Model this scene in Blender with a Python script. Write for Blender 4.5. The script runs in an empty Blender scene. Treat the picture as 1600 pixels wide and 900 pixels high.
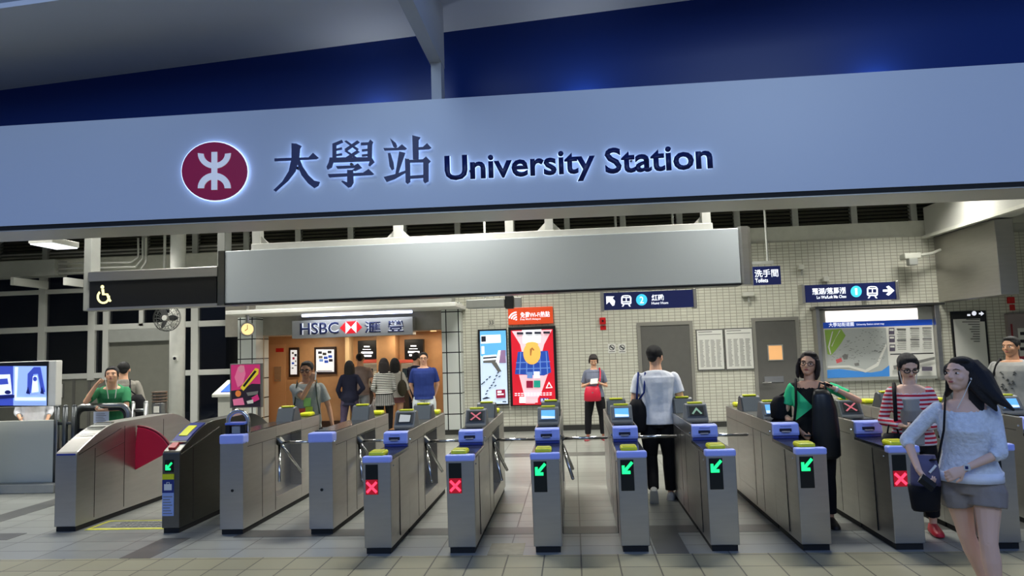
import bpy, bmesh, math, random
from mathutils import Vector, Matrix, Euler, Quaternion
random.seed(7)
C = bpy.context.scene.collection
sc = bpy.context.scene
V = Vector
# ------------------------------------------------------------------ camera
F, CH = 1110.0, 1.70
yw = V((95, -93, -F)).normalized()
hz = V((1, 0.0325, 0))
xw = (hz - hz.dot(yw) * yw).normalized()
zw = xw.cross(yw)
RW = Matrix((xw, yw, zw))                       # camera space -> world
cd = bpy.data.cameras.new('camera'); cam = bpy.data.objects.new('camera', cd); C.objects.link(cam)
cd.sensor_fit = 'HORIZONTAL'; cd.sensor_width = 36; cd.lens = 36 * F / 1600
cd.clip_start = .05; cd.clip_end = 300
cam.matrix_world = Matrix.Translation((0, 0, CH)) @ RW.to_4x4()
sc.camera = cam
def at(px, py, Y):
    """the point at depth Y in the station that a pixel of the photograph shows"""
    d = RW @ V((px - 800, 450 - py, -F))
    return V((0, 0, CH)) + d * (Y / d.y)
# ------------------------------------------------------------------ light and exposure
sc.view_settings.view_transform = 'Standard'; sc.view_settings.look = 'None'
sc.view_settings.exposure = 0.0; sc.view_settings.gamma = 1; sc.view_settings.use_curve_mapping = False
sc.cycles.use_denoising = True
sc.cycles.max_bounces = 6
sc.cycles.sample_clamp_indirect = 4
SKY_STRENGTH = 1.0
w = bpy.data.worlds.new('dusk'); sc.world = w; w.use_nodes = True
nt = w.node_tree; nt.nodes.clear()
wo = nt.nodes.new('ShaderNodeOutputWorld'); bg = nt.nodes.new('ShaderNodeBackground')
tc = nt.nodes.new('ShaderNodeTexCoord'); sp = nt.nodes.new('ShaderNodeSeparateXYZ'); rp = nt.nodes.new('ShaderNodeValToRGB')
nt.links.new(tc.outputs['Generated'], sp.inputs[0]); nt.links.new(sp.outputs['Z'], rp.inputs[0])
e = rp.color_ramp.elements
e[0].position = 0.0; e[0].color = (.16, .17, .21, 1)
e[1].position = 0.55; e[1].color = (.06, .14, .54, 1)
m_ = rp.color_ramp.elements.new(.18); m_.color = (.13, .23, .46, 1)
nt.links.new(rp.outputs[0], bg.inputs[0]); bg.inputs[1].default_value = SKY_STRENGTH
nt.links.new(bg.outputs[0], wo.inputs[0])
def area(name, loc, size, power, col, rot=(0, 0, 0), size_y=None, spread=None):
    l = bpy.data.lights.new(name, 'AREA'); l.energy = power; l.color = col
    l.shape = 'RECTANGLE'; l.size = size; l.size_y = size_y or size
    if spread: l.spread = spread
    o = bpy.data.objects.new(name, l); o.location = loc; o.rotation_euler = rot; C.objects.link(o); return o
R90 = math.pi / 2
INT = (1.0, .98, .92)
HALL_POWER = 80
for x in (-9.5, -5.5, -1.5, 2.5, 6.5):
    for y in (8.0, 10.6, 13.0):
        area('ceiling_lamp', (x, y, 4.6), 1.2, HALL_POWER, INT, size_y=.3, spread=2.35)
PLAZA_POWER = 152  # two unseen fill lights added to brighten the fascia and gate fronts
area('plaza_fill', (-3, -3.5, 6.5), 3.0, PLAZA_POWER, (.62, .80, 1), rot=(math.radians(52), 0, math.radians(-10)))
area('plaza_fill', (4, -3.5, 6.5), 3.0, PLAZA_POWER, (.62, .80, 1), rot=(math.radians(52), 0, math.radians(10)))

for x_ in (-1.62, .18, 2.62):                     # little uplights on the shelf behind the fascia
    area('fascia_uplight', (x_, 5.93, 3.72), .12, 1.6, (.8, .88, 1), rot=(math.radians(180 - 24), 0, 0), size_y=.05)
# ------------------------------------------------------------------ materials
def lin(c):
    c = c / 255
    return c / 12.92 if c <= .04045 else ((c + .055) / 1.055) ** 2.4
MATS = {}
def mat(name, rgb=(128, 128, 128), rough=.5, metal=0, emit=0, noise=0, nscale=8, bump=0, bscale=60, spec=.5, alpha=1, stretch=None):
    if name in MATS: return MATS[name]
    m = bpy.data.materials.new(name); m.use_nodes = True; MATS[name] = m
    t = m.node_tree; b = t.nodes['Principled BSDF']
    col = (lin(rgb[0]), lin(rgb[1]), lin(rgb[2]), 1)
    b.inputs['Base Color'].default_value = col
    b.inputs['Roughness'].default_value = rough; b.inputs['Metallic'].default_value = metal
    b.inputs['Specular IOR Level'].default_value = spec
    if emit:
        b.inputs['Emission Color'].default_value = col; b.inputs['Emission Strength'].default_value = emit
    if alpha < 1: b.inputs['Alpha'].default_value = alpha
    if noise or bump:
        tc = t.nodes.new('ShaderNodeTexCoord'); src = tc.outputs['Object']
        if stretch:
            mp = t.nodes.new('ShaderNodeMapping'); mp.inputs['Scale'].default_value = stretch
            t.links.new(src, mp.inputs[0]); src = mp.outputs[0]
    if noise:
        n = t.nodes.new('ShaderNodeTexNoise'); n.inputs['Scale'].default_value = nscale; n.inputs['Detail'].default_value = 4
        t.links.new(src, n.inputs['Vector'])
        r = t.nodes.new('ShaderNodeValToRGB')
        r.color_ramp.elements[0].position = .3; r.color_ramp.elements[1].position = .7
        r.color_ramp.elements[0].color = tuple(c * (1 - noise) for c in col[:3]) + (1,)
        r.color_ramp.elements[1].color = tuple(min(1, c * (1 + noise)) for c in col[:3]) + (1,)
        t.links.new(n.outputs['Fac'], r.inputs[0]); t.links.new(r.outputs[0], b.inputs['Base Color'])
    if bump:
        n2 = t.nodes.new('ShaderNodeTexNoise'); n2.inputs['Scale'].default_value = bscale; n2.inputs['Detail'].default_value = 3
        t.links.new(src, n2.inputs['Vector'])
        bp = t.nodes.new('ShaderNodeBump'); bp.inputs['Strength'].default_value = bump; bp.inputs['Distance'].default_value = .02
        t.links.new(n2.outputs['Fac'], bp.inputs['Height']); t.links.new(bp.outputs[0], b.inputs['Normal'])
    return m
def tile_mat(name, rgb, mortar, tw, th, gap, rough=.35, rot='xz', offset=.5, vary=.05, spec=.5):
    """tiles laid on a wall (object x, z) or a floor (x, y)"""
    m = bpy.data.materials.new(name); m.use_nodes = True; MATS[name] = m
    t = m.node_tree; b = t.nodes['Principled BSDF']
    tc = t.nodes.new('ShaderNodeTexCoord'); sp = t.nodes.new('ShaderNodeSeparateXYZ'); cb = t.nodes.new('ShaderNodeCombineXYZ')
    t.links.new(tc.outputs['Object'], sp.inputs[0])
    t.links.new(sp.outputs[{'x': 'X', 'y': 'Y'}[rot[0]]], cb.inputs[0]); t.links.new(sp.outputs[{'z': 'Z', 'y': 'Y'}[rot[1]]], cb.inputs[1])
    br = t.nodes.new('ShaderNodeTexBrick'); br.inputs['Scale'].default_value = 1
    br.inputs['Brick Width'].default_value = tw; br.inputs['Row Height'].default_value = th
    br.inputs['Mortar Size'].default_value = gap; br.offset = offset; br.inputs['Mortar Smooth'].default_value = .1
    c = [lin(x) for x in rgb]
    br.inputs['Color1'].default_value = [x * (1 - vary) for x in c] + [1]; br.inputs['Color2'].default_value = [min(1, x * (1 + vary)) for x in c] + [1]
    br.inputs['Mortar'].default_value = [lin(x) for x in mortar] + [1]
    t.links.new(cb.outputs[0], br.inputs[0]); t.links.new(br.outputs['Color'], b.inputs['Base Color'])
    b.inputs['Roughness'].default_value = rough; b.inputs['Specular IOR Level'].default_value = spec
    bp = t.nodes.new('ShaderNodeBump'); bp.inputs['Strength'].default_value = .4; bp.inputs['Distance'].default_value = .003; bp.invert = True
    t.links.new(br.outputs['Fac'], bp.inputs['Height']); t.links.new(bp.outputs[0], b.inputs['Normal'])
    return m
STEEL = mat('brushed_steel', (186, 184, 180), .34, 1, noise=.04, nscale=3, stretch=(1, 1, 9))
STEELD = mat('dark_brushed_steel', (110, 110, 106), .3, 1, noise=.04, nscale=4, stretch=(1, 1, 10))
CHROME = mat('chrome', (200, 200, 200), .12, 1)
BLACK = mat('black_plastic', (14, 15, 17), .35)
GLOSSB = mat('black_glass', (6, 7, 9), .08)
BLUEP = mat('lavender_blue_plastic', (166, 180, 255), .3)
BLUED = mat('deep_blue_plastic', (58, 70, 150), .35)
YELP = mat('yellow_reader_plastic', (212, 214, 30), .35)
CONS = mat('charcoal_plastic', (64, 68, 72), .4)
CONSL = mat('grey_plastic', (104, 108, 110), .4)
WHITE = mat('white_paint', (222, 222, 214), .5, noise=.04)
OFFW = mat('off_white_paint', (196, 196, 184), .5, noise=.05)
GREYP = mat('grey_paint', (150, 152, 146), .5, noise=.04)
DGREY = mat('dark_grey_door_paint', (92, 91, 87), .45, noise=.04)
FRAMEW = mat('window_frame_paint', (196, 197, 190), .45)
NAVY = mat('navy_panel', (20, 48, 120), .3, spec=.22)
NAVYS = mat('navy_sign_face', (16, 26, 76), .3, emit=.25)
SIGNW = mat('white_sign_panel', (206, 214, 226), .35)
LETTER = mat('navy_letter', (14, 30, 92), .4)
CRIM = mat('crimson_enamel', (196, 12, 76), .35)
LEDK = mat('led_panel', (8, 16, 14), .3)
LEDG = mat('green_led', (30, 255, 130), .4, emit=1.5)
LEDR = mat('red_led', (255, 60, 90), .4, emit=1.6)
LEDRB = mat('red_led_field', (150, 6, 26), .4, emit=.8)
GLOWW = mat('white_lit', (255, 255, 255), .4, emit=1.1)
PAPER = mat('white_paper', (216, 216, 208), .6)
INK = mat('printed_grey', (120, 120, 116), .6)
INKD = mat('printed_dark', (40, 40, 46), .6)
REDP = mat('red_paint', (196, 20, 24), .4)
ORANGE = mat('orange_red_sign', (222, 74, 30), .4, emit=.2)
GREYSIGN = mat('blank_grey_sign_panel', (190, 198, 202), .4)
BEIGE = mat('warm_beige_laminate', (200, 156, 112), .4, noise=.05)
RUBBER = mat('black_rubber', (10, 10, 10), .7)

# ------------------------------------------------------------------ mesh builder
class MB:
    def __init__(s): s.bm = bmesh.new(); s.mi = 0
    def face(s, vs):
        try: f = s.bm.faces.new(vs)
        except ValueError: return
        f.material_index = s.mi
    def loft(s, rings, cap=True):
        R = [[s.bm.verts.new(p) for p in r] for r in rings]
        for a, b in zip(R, R[1:]):
            n = len(a)
            for i in range(n): s.face((a[i], a[(i + 1) % n], b[(i + 1) % n], b[i]))
        if cap: s.face(R[0][::-1]); s.face(R[-1])
    def box(s, x0, x1, y0, y1, z0, z1):
        s.loft([[(x0, y0, z), (x1, y0, z), (x1, y1, z), (x0, y1, z)] for z in (z0, z1)])
    def prism(s, pts, axis, a, b):
        """2D polygon pushed along an axis; 2D = the two other axes in xyz order"""
        def mk(p, t): return {'x': (t, p[0], p[1]), 'y': (p[0], t, p[1]), 'z': (p[0], p[1], t)}[axis]
        s.loft([[mk(p, t) for p in pts] for t in (a, b)])
    def tube(s, pts, r, n=8, cap=True):
        pts = [V(p) for p in pts]; rings = []; N = len(pts); up = None
        for i, p in enumerate(pts):
            d = (pts[min(i + 1, N - 1)] - pts[max(i - 1, 0)]).normalized()
            if up is None: up = V((0, 0, 1)) if abs(d.z) < .9 else V((0, 1, 0))
            u = d.cross(up).normalized(); v = u.cross(d); up = v
            ri = r[i] if isinstance(r, (list, tuple)) else r
            ru, rv = ri if isinstance(ri, (list, tuple)) else (ri, ri)
            rings.append([p + u * (ru * math.cos(k * 2 * math.pi / n)) + v * (rv * math.sin(k * 2 * math.pi / n)) for k in range(n)])
        s.loft(rings, cap)
    def cyl(s, p0, p1, r0, r1=None, n=16): s.tube([p0, p1], [r0, r0 if r1 is None else r1], n)
    def ell(s, c, r, M=None, nu=14, nv=8):
        c = V(c); rings = []
        for j in range(nv + 1):
            a = -math.pi / 2 + math.pi * min(max(j / nv, .02), .98)
            ring = []
            for i in range(nu):
                t = 2 * math.pi * i / nu
                p = V((r[0] * math.cos(a) * math.cos(t), r[1] * math.cos(a) * math.sin(t), r[2] * math.sin(a)))
                ring.append(c + (M @ p if M else p))
            rings.append(ring)
        s.loft(rings)
    def build(s, name, mats, parent=None, bevel=0, smooth=False, remesh=0, world=False, kind=None, sm=0):
        bm = s.bm
        if world and parent is not None: bmesh.ops.translate(bm, verts=bm.verts, vec=-parent.location)
        bmesh.ops.recalc_face_normals(bm, faces=bm.faces)
        me = bpy.data.meshes.new(name); bm.to_mesh(me); bm.free()
        for m in (mats if isinstance(mats, (list, tuple)) else [mats]): me.materials.append(m)
        o = bpy.data.objects.new(name, me); C.objects.link(o)
        if parent is not None: o.parent = parent
        if bevel:
            b = o.modifiers.new('b', 'BEVEL'); b.width = bevel; b.segments = 2; b.limit_method = 'ANGLE'; b.angle_limit = .6
        if remesh:
            b = o.modifiers.new('r', 'REMESH'); b.mode = 'VOXEL'; b.voxel_size = remesh; b.use_smooth_shade = True
            if sm:
                q = o.modifiers.new('s', 'SMOOTH'); q.factor = .5; q.iterations = sm
        if smooth:
            for p in me.polygons: p.use_smooth = True
        if kind: o['kind'] = kind
        return o
def thing(name, label, cat, loc=(0, 0, 0), rz=0, group=None):
    o = bpy.data.objects.new(name, None); C.objects.link(o); o.empty_display_size = .1
    o.location = loc; o.rotation_euler = (0, 0, rz)
    return tag(o, label, cat, group)
def tag(o, label, cat, group=None):
    o['label'] = label; o['category'] = cat
    if group: o['group'] = group
    return o
def struct(name, mb, m, **k): return mb.build(name, m, kind='structure', **k)
def rect(px0, py0, px1, py1, Y):
    """x0, x1, z0, z1 on the plane at depth Y of the upright rectangle seen between two pixel corners"""
    a = at(px0, (py0 + py1) / 2, Y); b = at(px1, (py0 + py1) / 2, Y)
    m = (px0 + px1) / 2
    return a.x, b.x, at(m, py1, Y).z, at(m, py0, Y).z
def slab(name, px, Y, d, m, parent=None, bevel=0, **k):
    """a box whose front stands at depth Y, d thick"""
    x0, x1, z0, z1 = rect(*px, Y); b = MB(); b.box(x0, x1, Y, Y + d, z0, z1)
    return b.build(name, m, parent, bevel, world=parent is not None, **k)
def text(name, s, box, Y, m, parent, depth=.003, bold=0.0, skew=0):
    """lettering fitted to x0, x1, z0, z1 on the plane at depth Y"""
    cu = bpy.data.curves.new('t', 'FONT'); cu.body = s; cu.size = 1; cu.offset = bold; cu.resolution_u = 3
    to = bpy.data.objects.new('t', cu); C.objects.link(to)
    dg = bpy.context.evaluated_depsgraph_get(); me = bpy.data.meshes.new_from_object(to.evaluated_get(dg))
    bpy.data.objects.remove(to)
    bm = bmesh.new(); bm.from_mesh(me); bpy.data.meshes.remove(me)
    xs = [v.co.x for v in bm.verts]; ys = [v.co.y for v in bm.verts]
    if not xs: bm.free(); return None
    x0, x1, z0, z1 = box; sx = (x1 - x0) / (max(xs) - min(xs)); sz = (z1 - z0) / (max(ys) - min(ys)); mx, my = min(xs), min(ys)
    for v in bm.verts: v.co = V((x0 + (v.co.x - mx) * sx, Y, z0 + (v.co.y - my) * sz))
    if depth:
        r = bmesh.ops.extrude_face_region(bm, geom=bm.faces[:])
        for g in r['geom']:
            if isinstance(g, bmesh.types.BMVert): g.co.y -= depth
    b = MB(); b.bm.free(); b.bm = bm
    for f in bm.faces: f.material_index = 0
    return b.build(name, m, parent, world=parent is not None)
def poly(name, shapes, Y, m, parent, depth=.004):
    """outlines (lists of pixel corners) cut from a sheet standing at depth Y"""
    b = MB()
    for i, s_ in enumerate(shapes):
        pts = [at(x, y, Y) for x, y in s_]; b.prism([(p.x, p.z) for p in pts], 'y', Y - depth - .0007 * i, Y)
    return b.build(name, m, parent, world=parent is not None)
def oval(cx, cy, rx, ry, n=28): return [(cx + rx * math.cos(2 * math.pi * i / n), cy + ry * math.sin(2 * math.pi * i / n)) for i in range(n)]
def rp4(x0, y0, x1, y1): return [(x0, y0), (x1, y0), (x1, y1), (x0, y1)]
def art(name, shapes, Y, parent, step=.0012):
    """a printed sheet: (outline, material) laid one over the other from depth Y towards the viewer"""
    b = MB(); ms = []
    for i, (pts, m) in enumerate(shapes):
        if m not in ms: ms.append(m)
        b.mi = ms.index(m); y = Y - step * (i + 1); P = [at(px, py, Y) for px, py in pts]
        b.prism([(p.x, p.z) for p in P], 'y', y, y + step)
    return b.build(name, ms, parent, world=True)
def shrink(s, f): 
    cx = sum(p[0] for p in s) / len(s); cy = sum(p[1] for p in s) / len(s)
    return [(cx + (x - cx) * f, cy + (y - cy) * f) for x, y in s]
# ================================================================== the setting
YW = 14.92                                     # face of the tiled rear wall
WT = tile_mat('white_wall_tile', (204, 203, 188), (150, 148, 132), .125, .062, .006, .3, offset=0)
BT = tile_mat('large_white_tile', (206, 210, 204), (40, 42, 42), .26, .42, .012, .25, offset=0)
FT = tile_mat('grey_floor_tile', (138, 140, 133), (84, 84, 78), .6, .3, .006, .32, rot='xy', offset=0, vary=.05)
FO = tile_mat('olive_floor_tile', (142, 138, 110), (78, 74, 60), .3, .3, .006, .5, rot='xy', offset=0, vary=.08)
FD = mat('dark_floor_tile', (86, 86, 82), .35, noise=.1, nscale=5)
b = MB(); b.box(-14, 12, 6.04, 17.5, -.1, 0); struct('floor', b, FT)
b = MB(); b.box(-14, 12, -6, 6.04, -.1, 0); struct('floor_plaza', b, FO)
def band(x0, x1, y0, y1, m=FD):
    b = MB(); b.box(x0, x1, y0, y1, 0, .002); struct('floor_band', b, m)
band(-14, -5.6, 6.70, 6.96); band(-3.3, 12, 6.70, 6.96); band(-9, 10, 11.4, 11.8)
band(-4.0, -3.72, 6.04, 6.70); band(-6.62, -6.32, 6.96, 11.4); band(.62, .88, 6.04, 6.70)
FP = mat('worn_olive_tile', (140, 135, 112), .5, noise=.15, nscale=14)
band(-.78, -.48, 6.04, 6.40, FP)
b = MB(); b.box(-1.02, -.60, 7.55, 8.0, 0, .003); struct('floor_hatch', b, mat('floor_hatch_plate', (140, 138, 124), .45))
# rear wall, in pieces round the bank alcove
XA0, XA1 = at(412, 600, YW).x, at(693, 600, YW).x
ZT = 3.72
b = MB(); b.box(XA1, 11, YW, YW + .3, 0, ZT); struct('wall_rear', b, WT)
b = MB(); b.box(at(728, 667, YW).x, 11, YW - .02, YW, 0, .11); struct('baseboard_rear', b, mat('dark_skirting', (52, 52, 48), .4))
b = MB(); b.box(at(352, 500, YW).x, XA1, YW, YW + .3, 2.17, ZT); struct('wall_above_alcove', b, mat('grey_fascia', (150, 146, 136), .5, noise=.06))
b = MB(); b.box(-13.5, 11, YW + .05, YW + .35, ZT, 4.05); struct('wall_upper', b, OFFW)
# louvres
LV = mat('louvre_metal', (84, 84, 70), .5)
x = -13.0; k = 0
while x < 10:
    b = MB()
    for q in range(9):
        z = 4.08 + q * .075
        b.prism([(YW + .12, z), (YW + .2, z + .06), (YW + .21, z + .06), (YW + .13, z)], 'x', x + .06, x + 1.12)
    t = b.build('louvre_panel', LV); tag(t, 'dark slatted vent panel high up along the rear wall under the ceiling', 'vent', 'louvre panels above the rear wall')
    b = MB(); b.box(x - .06, x + .06, YW + .08, YW + .22, 4.05, 4.75); struct('trim_louvre_post', b, GREYP)
    x += 1.18
b = MB(); b.box(-13.5, 11, YW + .4, YW + .45, 4.05, 4.75); struct('wall_louvre_back', b, mat('vent_dark', (26, 26, 22), .8))
b = MB(); b.box(-14, 12, 6.3, 17.5, 4.75, 4.9); struct('ceiling', b, WHITE)
b = MB(); b.box(10.6, 11, 6.0, YW, 0, 4.75); struct('wall_right', b, WT)
b = MB(); b.box(-13.8, -13.5, 6.0, YW, 0, 4.75); struct('wall_left', b, GREYP)
# bulkhead running forward on the right
b = MB(); b.box(7.2, 7.65, 6.36, YW, 3.70, 4.3); struct('beam_right', b, mat('bulkhead_paint', (176, 176, 168), .5), bevel=.01)
b = MB(); b.box(7.12, 7.22, 6.36, YW, 3.66, 3.72); struct('trim_gutter', b, OFFW)
b = MB(); b.box(7.65, 10.7, 6.36, YW, 3.9, 4.4); struct('ceiling_right', b, OFFW)
# stainless clad hanging column
t = at(1478, 470, 14.6); b = MB()
b.box(t.x + .02, t.x + .33, 12.83, YW, at(1478, 471, 14.6).z, 3.68); struct('column_clad', b, STEEL, bevel=.01)
# ---------------------------------------------------------------- left glazed wall
YG = 15.2
GL = mat('night_glass', (8, 10, 12), .06, alpha=.55)
def bar(px, d=.12, m=FRAMEW, name='trim_mullion', Y=YG):
    x0, x1, z0, z1 = rect(*px, Y); b = MB(); b.box(x0, x1, Y - d / 2, Y + d / 2, z0, z1); struct(name, b, m, bevel=.008)
xl = -13.5; xr = at(385, 560, YG).x
zt0 = at(180, 452, YG).z; zt1 = at(180, 511, YG).z; zt2 = at(180, 586, YG).z; zb = .25
def hb(x0, x1, z, t=.11, m=FRAMEW):
    b = MB(); b.box(x0, x1, YG - .06, YG + .06, z - t / 2, z + t / 2); struct('trim_transom', b, m, bevel=.008)
xd0, xd1 = at(166, 560, YG).x, at(268, 560, YG).x
hb(xl, xr, zt0, .10); hb(xl, xr, zt1, .13); hb(xl, xd0, zt2, .12); hb(xd1, xr, zt2, .12); hb(xd1, xr, .22, .16)
cols = [at(p, 550, YG).x for p in (-40, 67, 145, 166, 306, 381)]
for i, xx in enumerate(cols):
    b = MB(); b.box(xx - .085 if i not in (3,) else xx - .05, xx + .085, YG - .07, YG + .07, (0 if i in (0, 1, 4, 5) else zt2 - .1), zt0 + .9); struct('trim_mullion', b, FRAMEW, bevel=.008)
xs_ = at(223, 470, YG).x
b = MB(); b.box(xs_ - .05, xs_ + .05, YG - .06, YG + .06, zt1, zt0); struct('trim_mullion', b, FRAMEW)
k = 0
def pane(x0, x1, z0, z1):
    global k; k += 1
    b = MB(); b.box(x0, x1, YG - .006, YG + .006, z0, z1); struct('window_%d' % k, b, GL)
edges = [xl] + cols
for x0, x1 in zip(edges, edges[1:]):
    pane(x0, x1, zt0, zt0 + .9); pane(x0, x1, zt1, zt0)
    if not (x0 >= xd0 - .2 and x1 <= xd1 + 1.5 and x0 < xd1 - .1): pane(x0, x1, zt2, zt1)
pane(xd1, cols[4], zt2, zt1); pane(xd1, xr, .3, zt2)
b = MB(); b.box(xl, xr, YG - .1, YG + .1, zt0 + .9, 3.75); struct('wall_left_rear_upper', b, OFFW)
b = MB(); b.box(xl, xd0, YG - .03, YG + .06, 0, zt2 - .05); struct('wall_left_rear_panel', b, mat('grey_green_panel', (112, 112, 102), .5, noise=.05))
for p in (90, 117, 141):                        # seams of the grey panelling
    x = at(p, 620, YG).x; b = MB(); b.box(x - .03, x + .03, YG - .05, YG - .03, 0, zt2 - .06); struct('trim_panel_strip', b, DGREY)
b = MB(); b.box(xd0, xd1, YG - .02, YG + .06, 0, zt1 - .06); struct('door_1', b, mat('grey_shutter_door', (118, 118, 108), .45, noise=.04))
b = MB(); zz = at(215, 534, YG).z; b.box(xd0 + .1, xd1, YG - .1, YG - .02, zz, zz + .28); struct('door_1_header', b, GREYP, bevel=.01)
b = MB(); b.box(-40, 12, 24, 24.3, -1, 9); struct('night_backdrop', b, mat('backdrop_black', (10, 12, 13), .9))  # dark wall added behind the glazing to keep blue sky out of its panes
b = MB(); b.box(-40, -6.9, 15.4, 24, -.2, -.1); struct('ground_outside', b, mat('night_ground', (12, 13, 14), .9))
# grey channel beam, brackets and conduits under the louvres on the left
x0, x1, z0, z1 = rect(-60, 409, 90, 434, 14.5); b = MB(); b.box(x0, x1, 14.4, 14.8, z0, z1); struct('beam_left', b, GREYP, bevel=.01)
for p in (22, 104):
    x0, x1, z0, z1 = rect(p, 434, p + 5, 446, 14.0); b = MB(); b.box(x0, x1, 13.9, 14.9, z0, z1); struct('beam_bracket', b, FRAMEW)
t = thing('conduit_run', 'pale conduits bending up to the vents above the wheelchair sign', 'pipe', at(200, 415, 14.5))
for pts in ([(92, 412), (205, 410), (216, 402), (216, 372)], [(92, 420), (212, 417), (223, 404), (223, 372)], [(92, 427), (218, 424), (228, 410), (228, 372)]):
    b = MB(); b.tube([at(px, py, 14.5) for px, py in pts], .022, 8); b.build('pipe', FRAMEW, t, smooth=True, world=True)
for p in (257, 285):
    b = MB(); q0 = at(p, 430, 14.5); b.tube([q0, (q0.x, q0.y, 4.75)], .03, 8); struct('trim_pipe', b, FRAMEW, smooth=True)
# round white column with the wall fan
cx = at(277, 560, 14.0).x
b = MB(); b.cyl((cx, 14, 0), (cx, 14, 4.75), .15, n=24); struct('column_round', b, WHITE, smooth=True)
# tiled pillars either side of the bank
for a, c_ in ((383, 411), (696, 725)):
    x0, x1 = at(a, 580, YW).x, at(c_, 580, YW).x
    b = MB(); b.box(x0, x1, YW - .35, YW + .3, 0.1, at(400, 486 if a > 500 else 497, YW).z); struct('column_tiled', b, BT, bevel=.012)
    b = MB(); b.box(x0 + .01, x1 - .01, YW - .33, YW + .3, 0, .1); struct('baseboard_column', b, mat('dark_skirting'))
# ---------------------------------------------------------------- bank alcove
YB = 16.6
XB0 = at(412, 600, YB).x
b = MB(); b.box(XB0 - .03, XA1 + .1, YB, YB + .1, 0, 2.3); struct('wall_alcove_rear', b, BEIGE)
b = MB(); b.prism([(XA0 - .03, YW + .02), (XA0, YW + .02), (XB0, YB), (XB0 - .03, YB)], 'z', 0, 2.25); struct('wall_alcove_left', b, BEIGE)
b = MB(); b.box(XA1, XA1 + .15, YW + .02, YB, 0, 2.3); struct('wall_alcove_right', b, BEIGE)
b = MB(); b.box(XB0 - .03, XA1 + .1, YW + .3, YB, 2.19, 2.25); struct('ceiling_alcove', b, mat('alcove_ceiling', (226, 214, 190), .5))
b = MB(); b.box(XB0, XA1, YB - .04, YB, 0, .16); struct('baseboard_alcove', b, mat('brown_skirting', (60, 36, 22), .4))
x0, x1 = at(589, 600, YB - .45).x, at(618, 600, YB - .45).x
b = MB(); b.box(x0, x1, YB - .45, YB, 0, 2.18); struct('column_alcove', b, BEIGE, bevel=.01)
x0 = at(541, 600, 16.3).x
b = MB(); b.box(x0, x0 + .09, YB - .35, YB, 0, 2.18); struct('trim_alcove', b, mat('pale_beige_edge', (236, 206, 160), .4))
b = MB(); xx = at(422, 600, YB).x; x1 = at(447, 600, YB).x; b.box(xx, x1, YB - .03, YB, 0.02, 2.0); struct('door_2', b, mat('warm_door', (208, 164, 120), .4))
x0, x1, z0, z1 = rect(429, 573, 439, 596, YB - .03); b = MB(); b.box(x0, x1, YB - .05, YB - .03, z0, z1); struct('door_2_plate', b, STEEL)
b = MB(); b.cyl((x0 + .05, YB - .05, z0 + .05), (x0 + .05, YB - .10, z0 + .05), .02); b.tube([(x0 + .05, YB - .1, z0 + .05), (x0 + .16, YB - .1, z0 + .05)], .012); struct('door_2_lever', b, CHROME)
for x in (-6.0, -4.9, -3.9, -3.1):
    area('downlight_lamp', (x, 15.9, 2.15), .25, 8.5, (1, .84, .62))
    b = MB(); b.cyl((x, 15.75, 2.16), (x, 15.75, 2.18), .07); tag(b.build('downlight', mat('warm_lit', (255, 214, 150), .4, emit=1.2)), 'small round warm downlight in the ceiling of the bank alcove', 'light', 'downlights in the bank alcove')
# doors in the tiled rear wall
def wall_door(n, px, extra=None):
    x0, x1, z0, z1 = rect(*px, YW); f = .07
    b = MB()
    b.box(x0 - f, x0, YW - .03, YW + .02, 0, z1 + f); b.box(x1, x1 + f, YW - .03, YW + .02, 0, z1 + f); b.box(x0, x1, YW - .03, YW + .02, z1, z1 + f)
    struct('door_%d_frame' % n, b, mat('door_frame_grey', (132, 130, 122), .4))
    b = MB(); b.box(x0, x1, YW - .015, YW + .02, .01, z1); struct('door_%d' % n, b, DGREY)
    return x0, x1, z1
D1 = wall_door(3, (1004, 508, 1081, 672)); D2 = wall_door(4, (1184, 501, 1247, 655))
PNE = mat('warm_lit_pane', (240, 180, 120), .3, emit=.45)
b = MB(); x0, x1, z0, z1 = rect(1201, 540, 1222, 562, YW - .016); b.box(x0, x1, YW - .02, YW - .015, z0, z1); struct('door_4_window', b, PNE)
b = MB(); b.box(x0 - .02, x0, YW - .03, YW - .015, z0 - .02, z1 + .02); b.box(x1, x1 + .02, YW - .03, YW - .015, z0 - .02, z1 + .02); b.box(x0, x1, YW - .03, YW - .015, z1, z1 + .02); b.box(x0, x1, YW - .03, YW - .015, z0 - .02, z0); struct('door_4_window_frame', b, GREYP)
x0, x1, z0, z1 = rect(1194, 588, 1224, 597, YW); b = MB(); b.box(x0, x1, YW - .03, YW - .015, z0, z1); struct('door_4_push_plate', b, STEEL)
b = MB(); b.tube([(x0 - .06, YW - .08, z0), (x0 + .12, YW - .08, z0)], .015); b.cyl((x0, YW - .08, z0), (x0, YW - .01, z0), .012); struct('door_4_handle', b, CHROME)
x0, x1, z0, z1 = rect(1017, 543, 1030, 566, YW - .016); b = MB(); b.box(x0, x1, YW - .02, YW - .015, z0, z1); struct('door_3_notice', b, PAPER)
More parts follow.
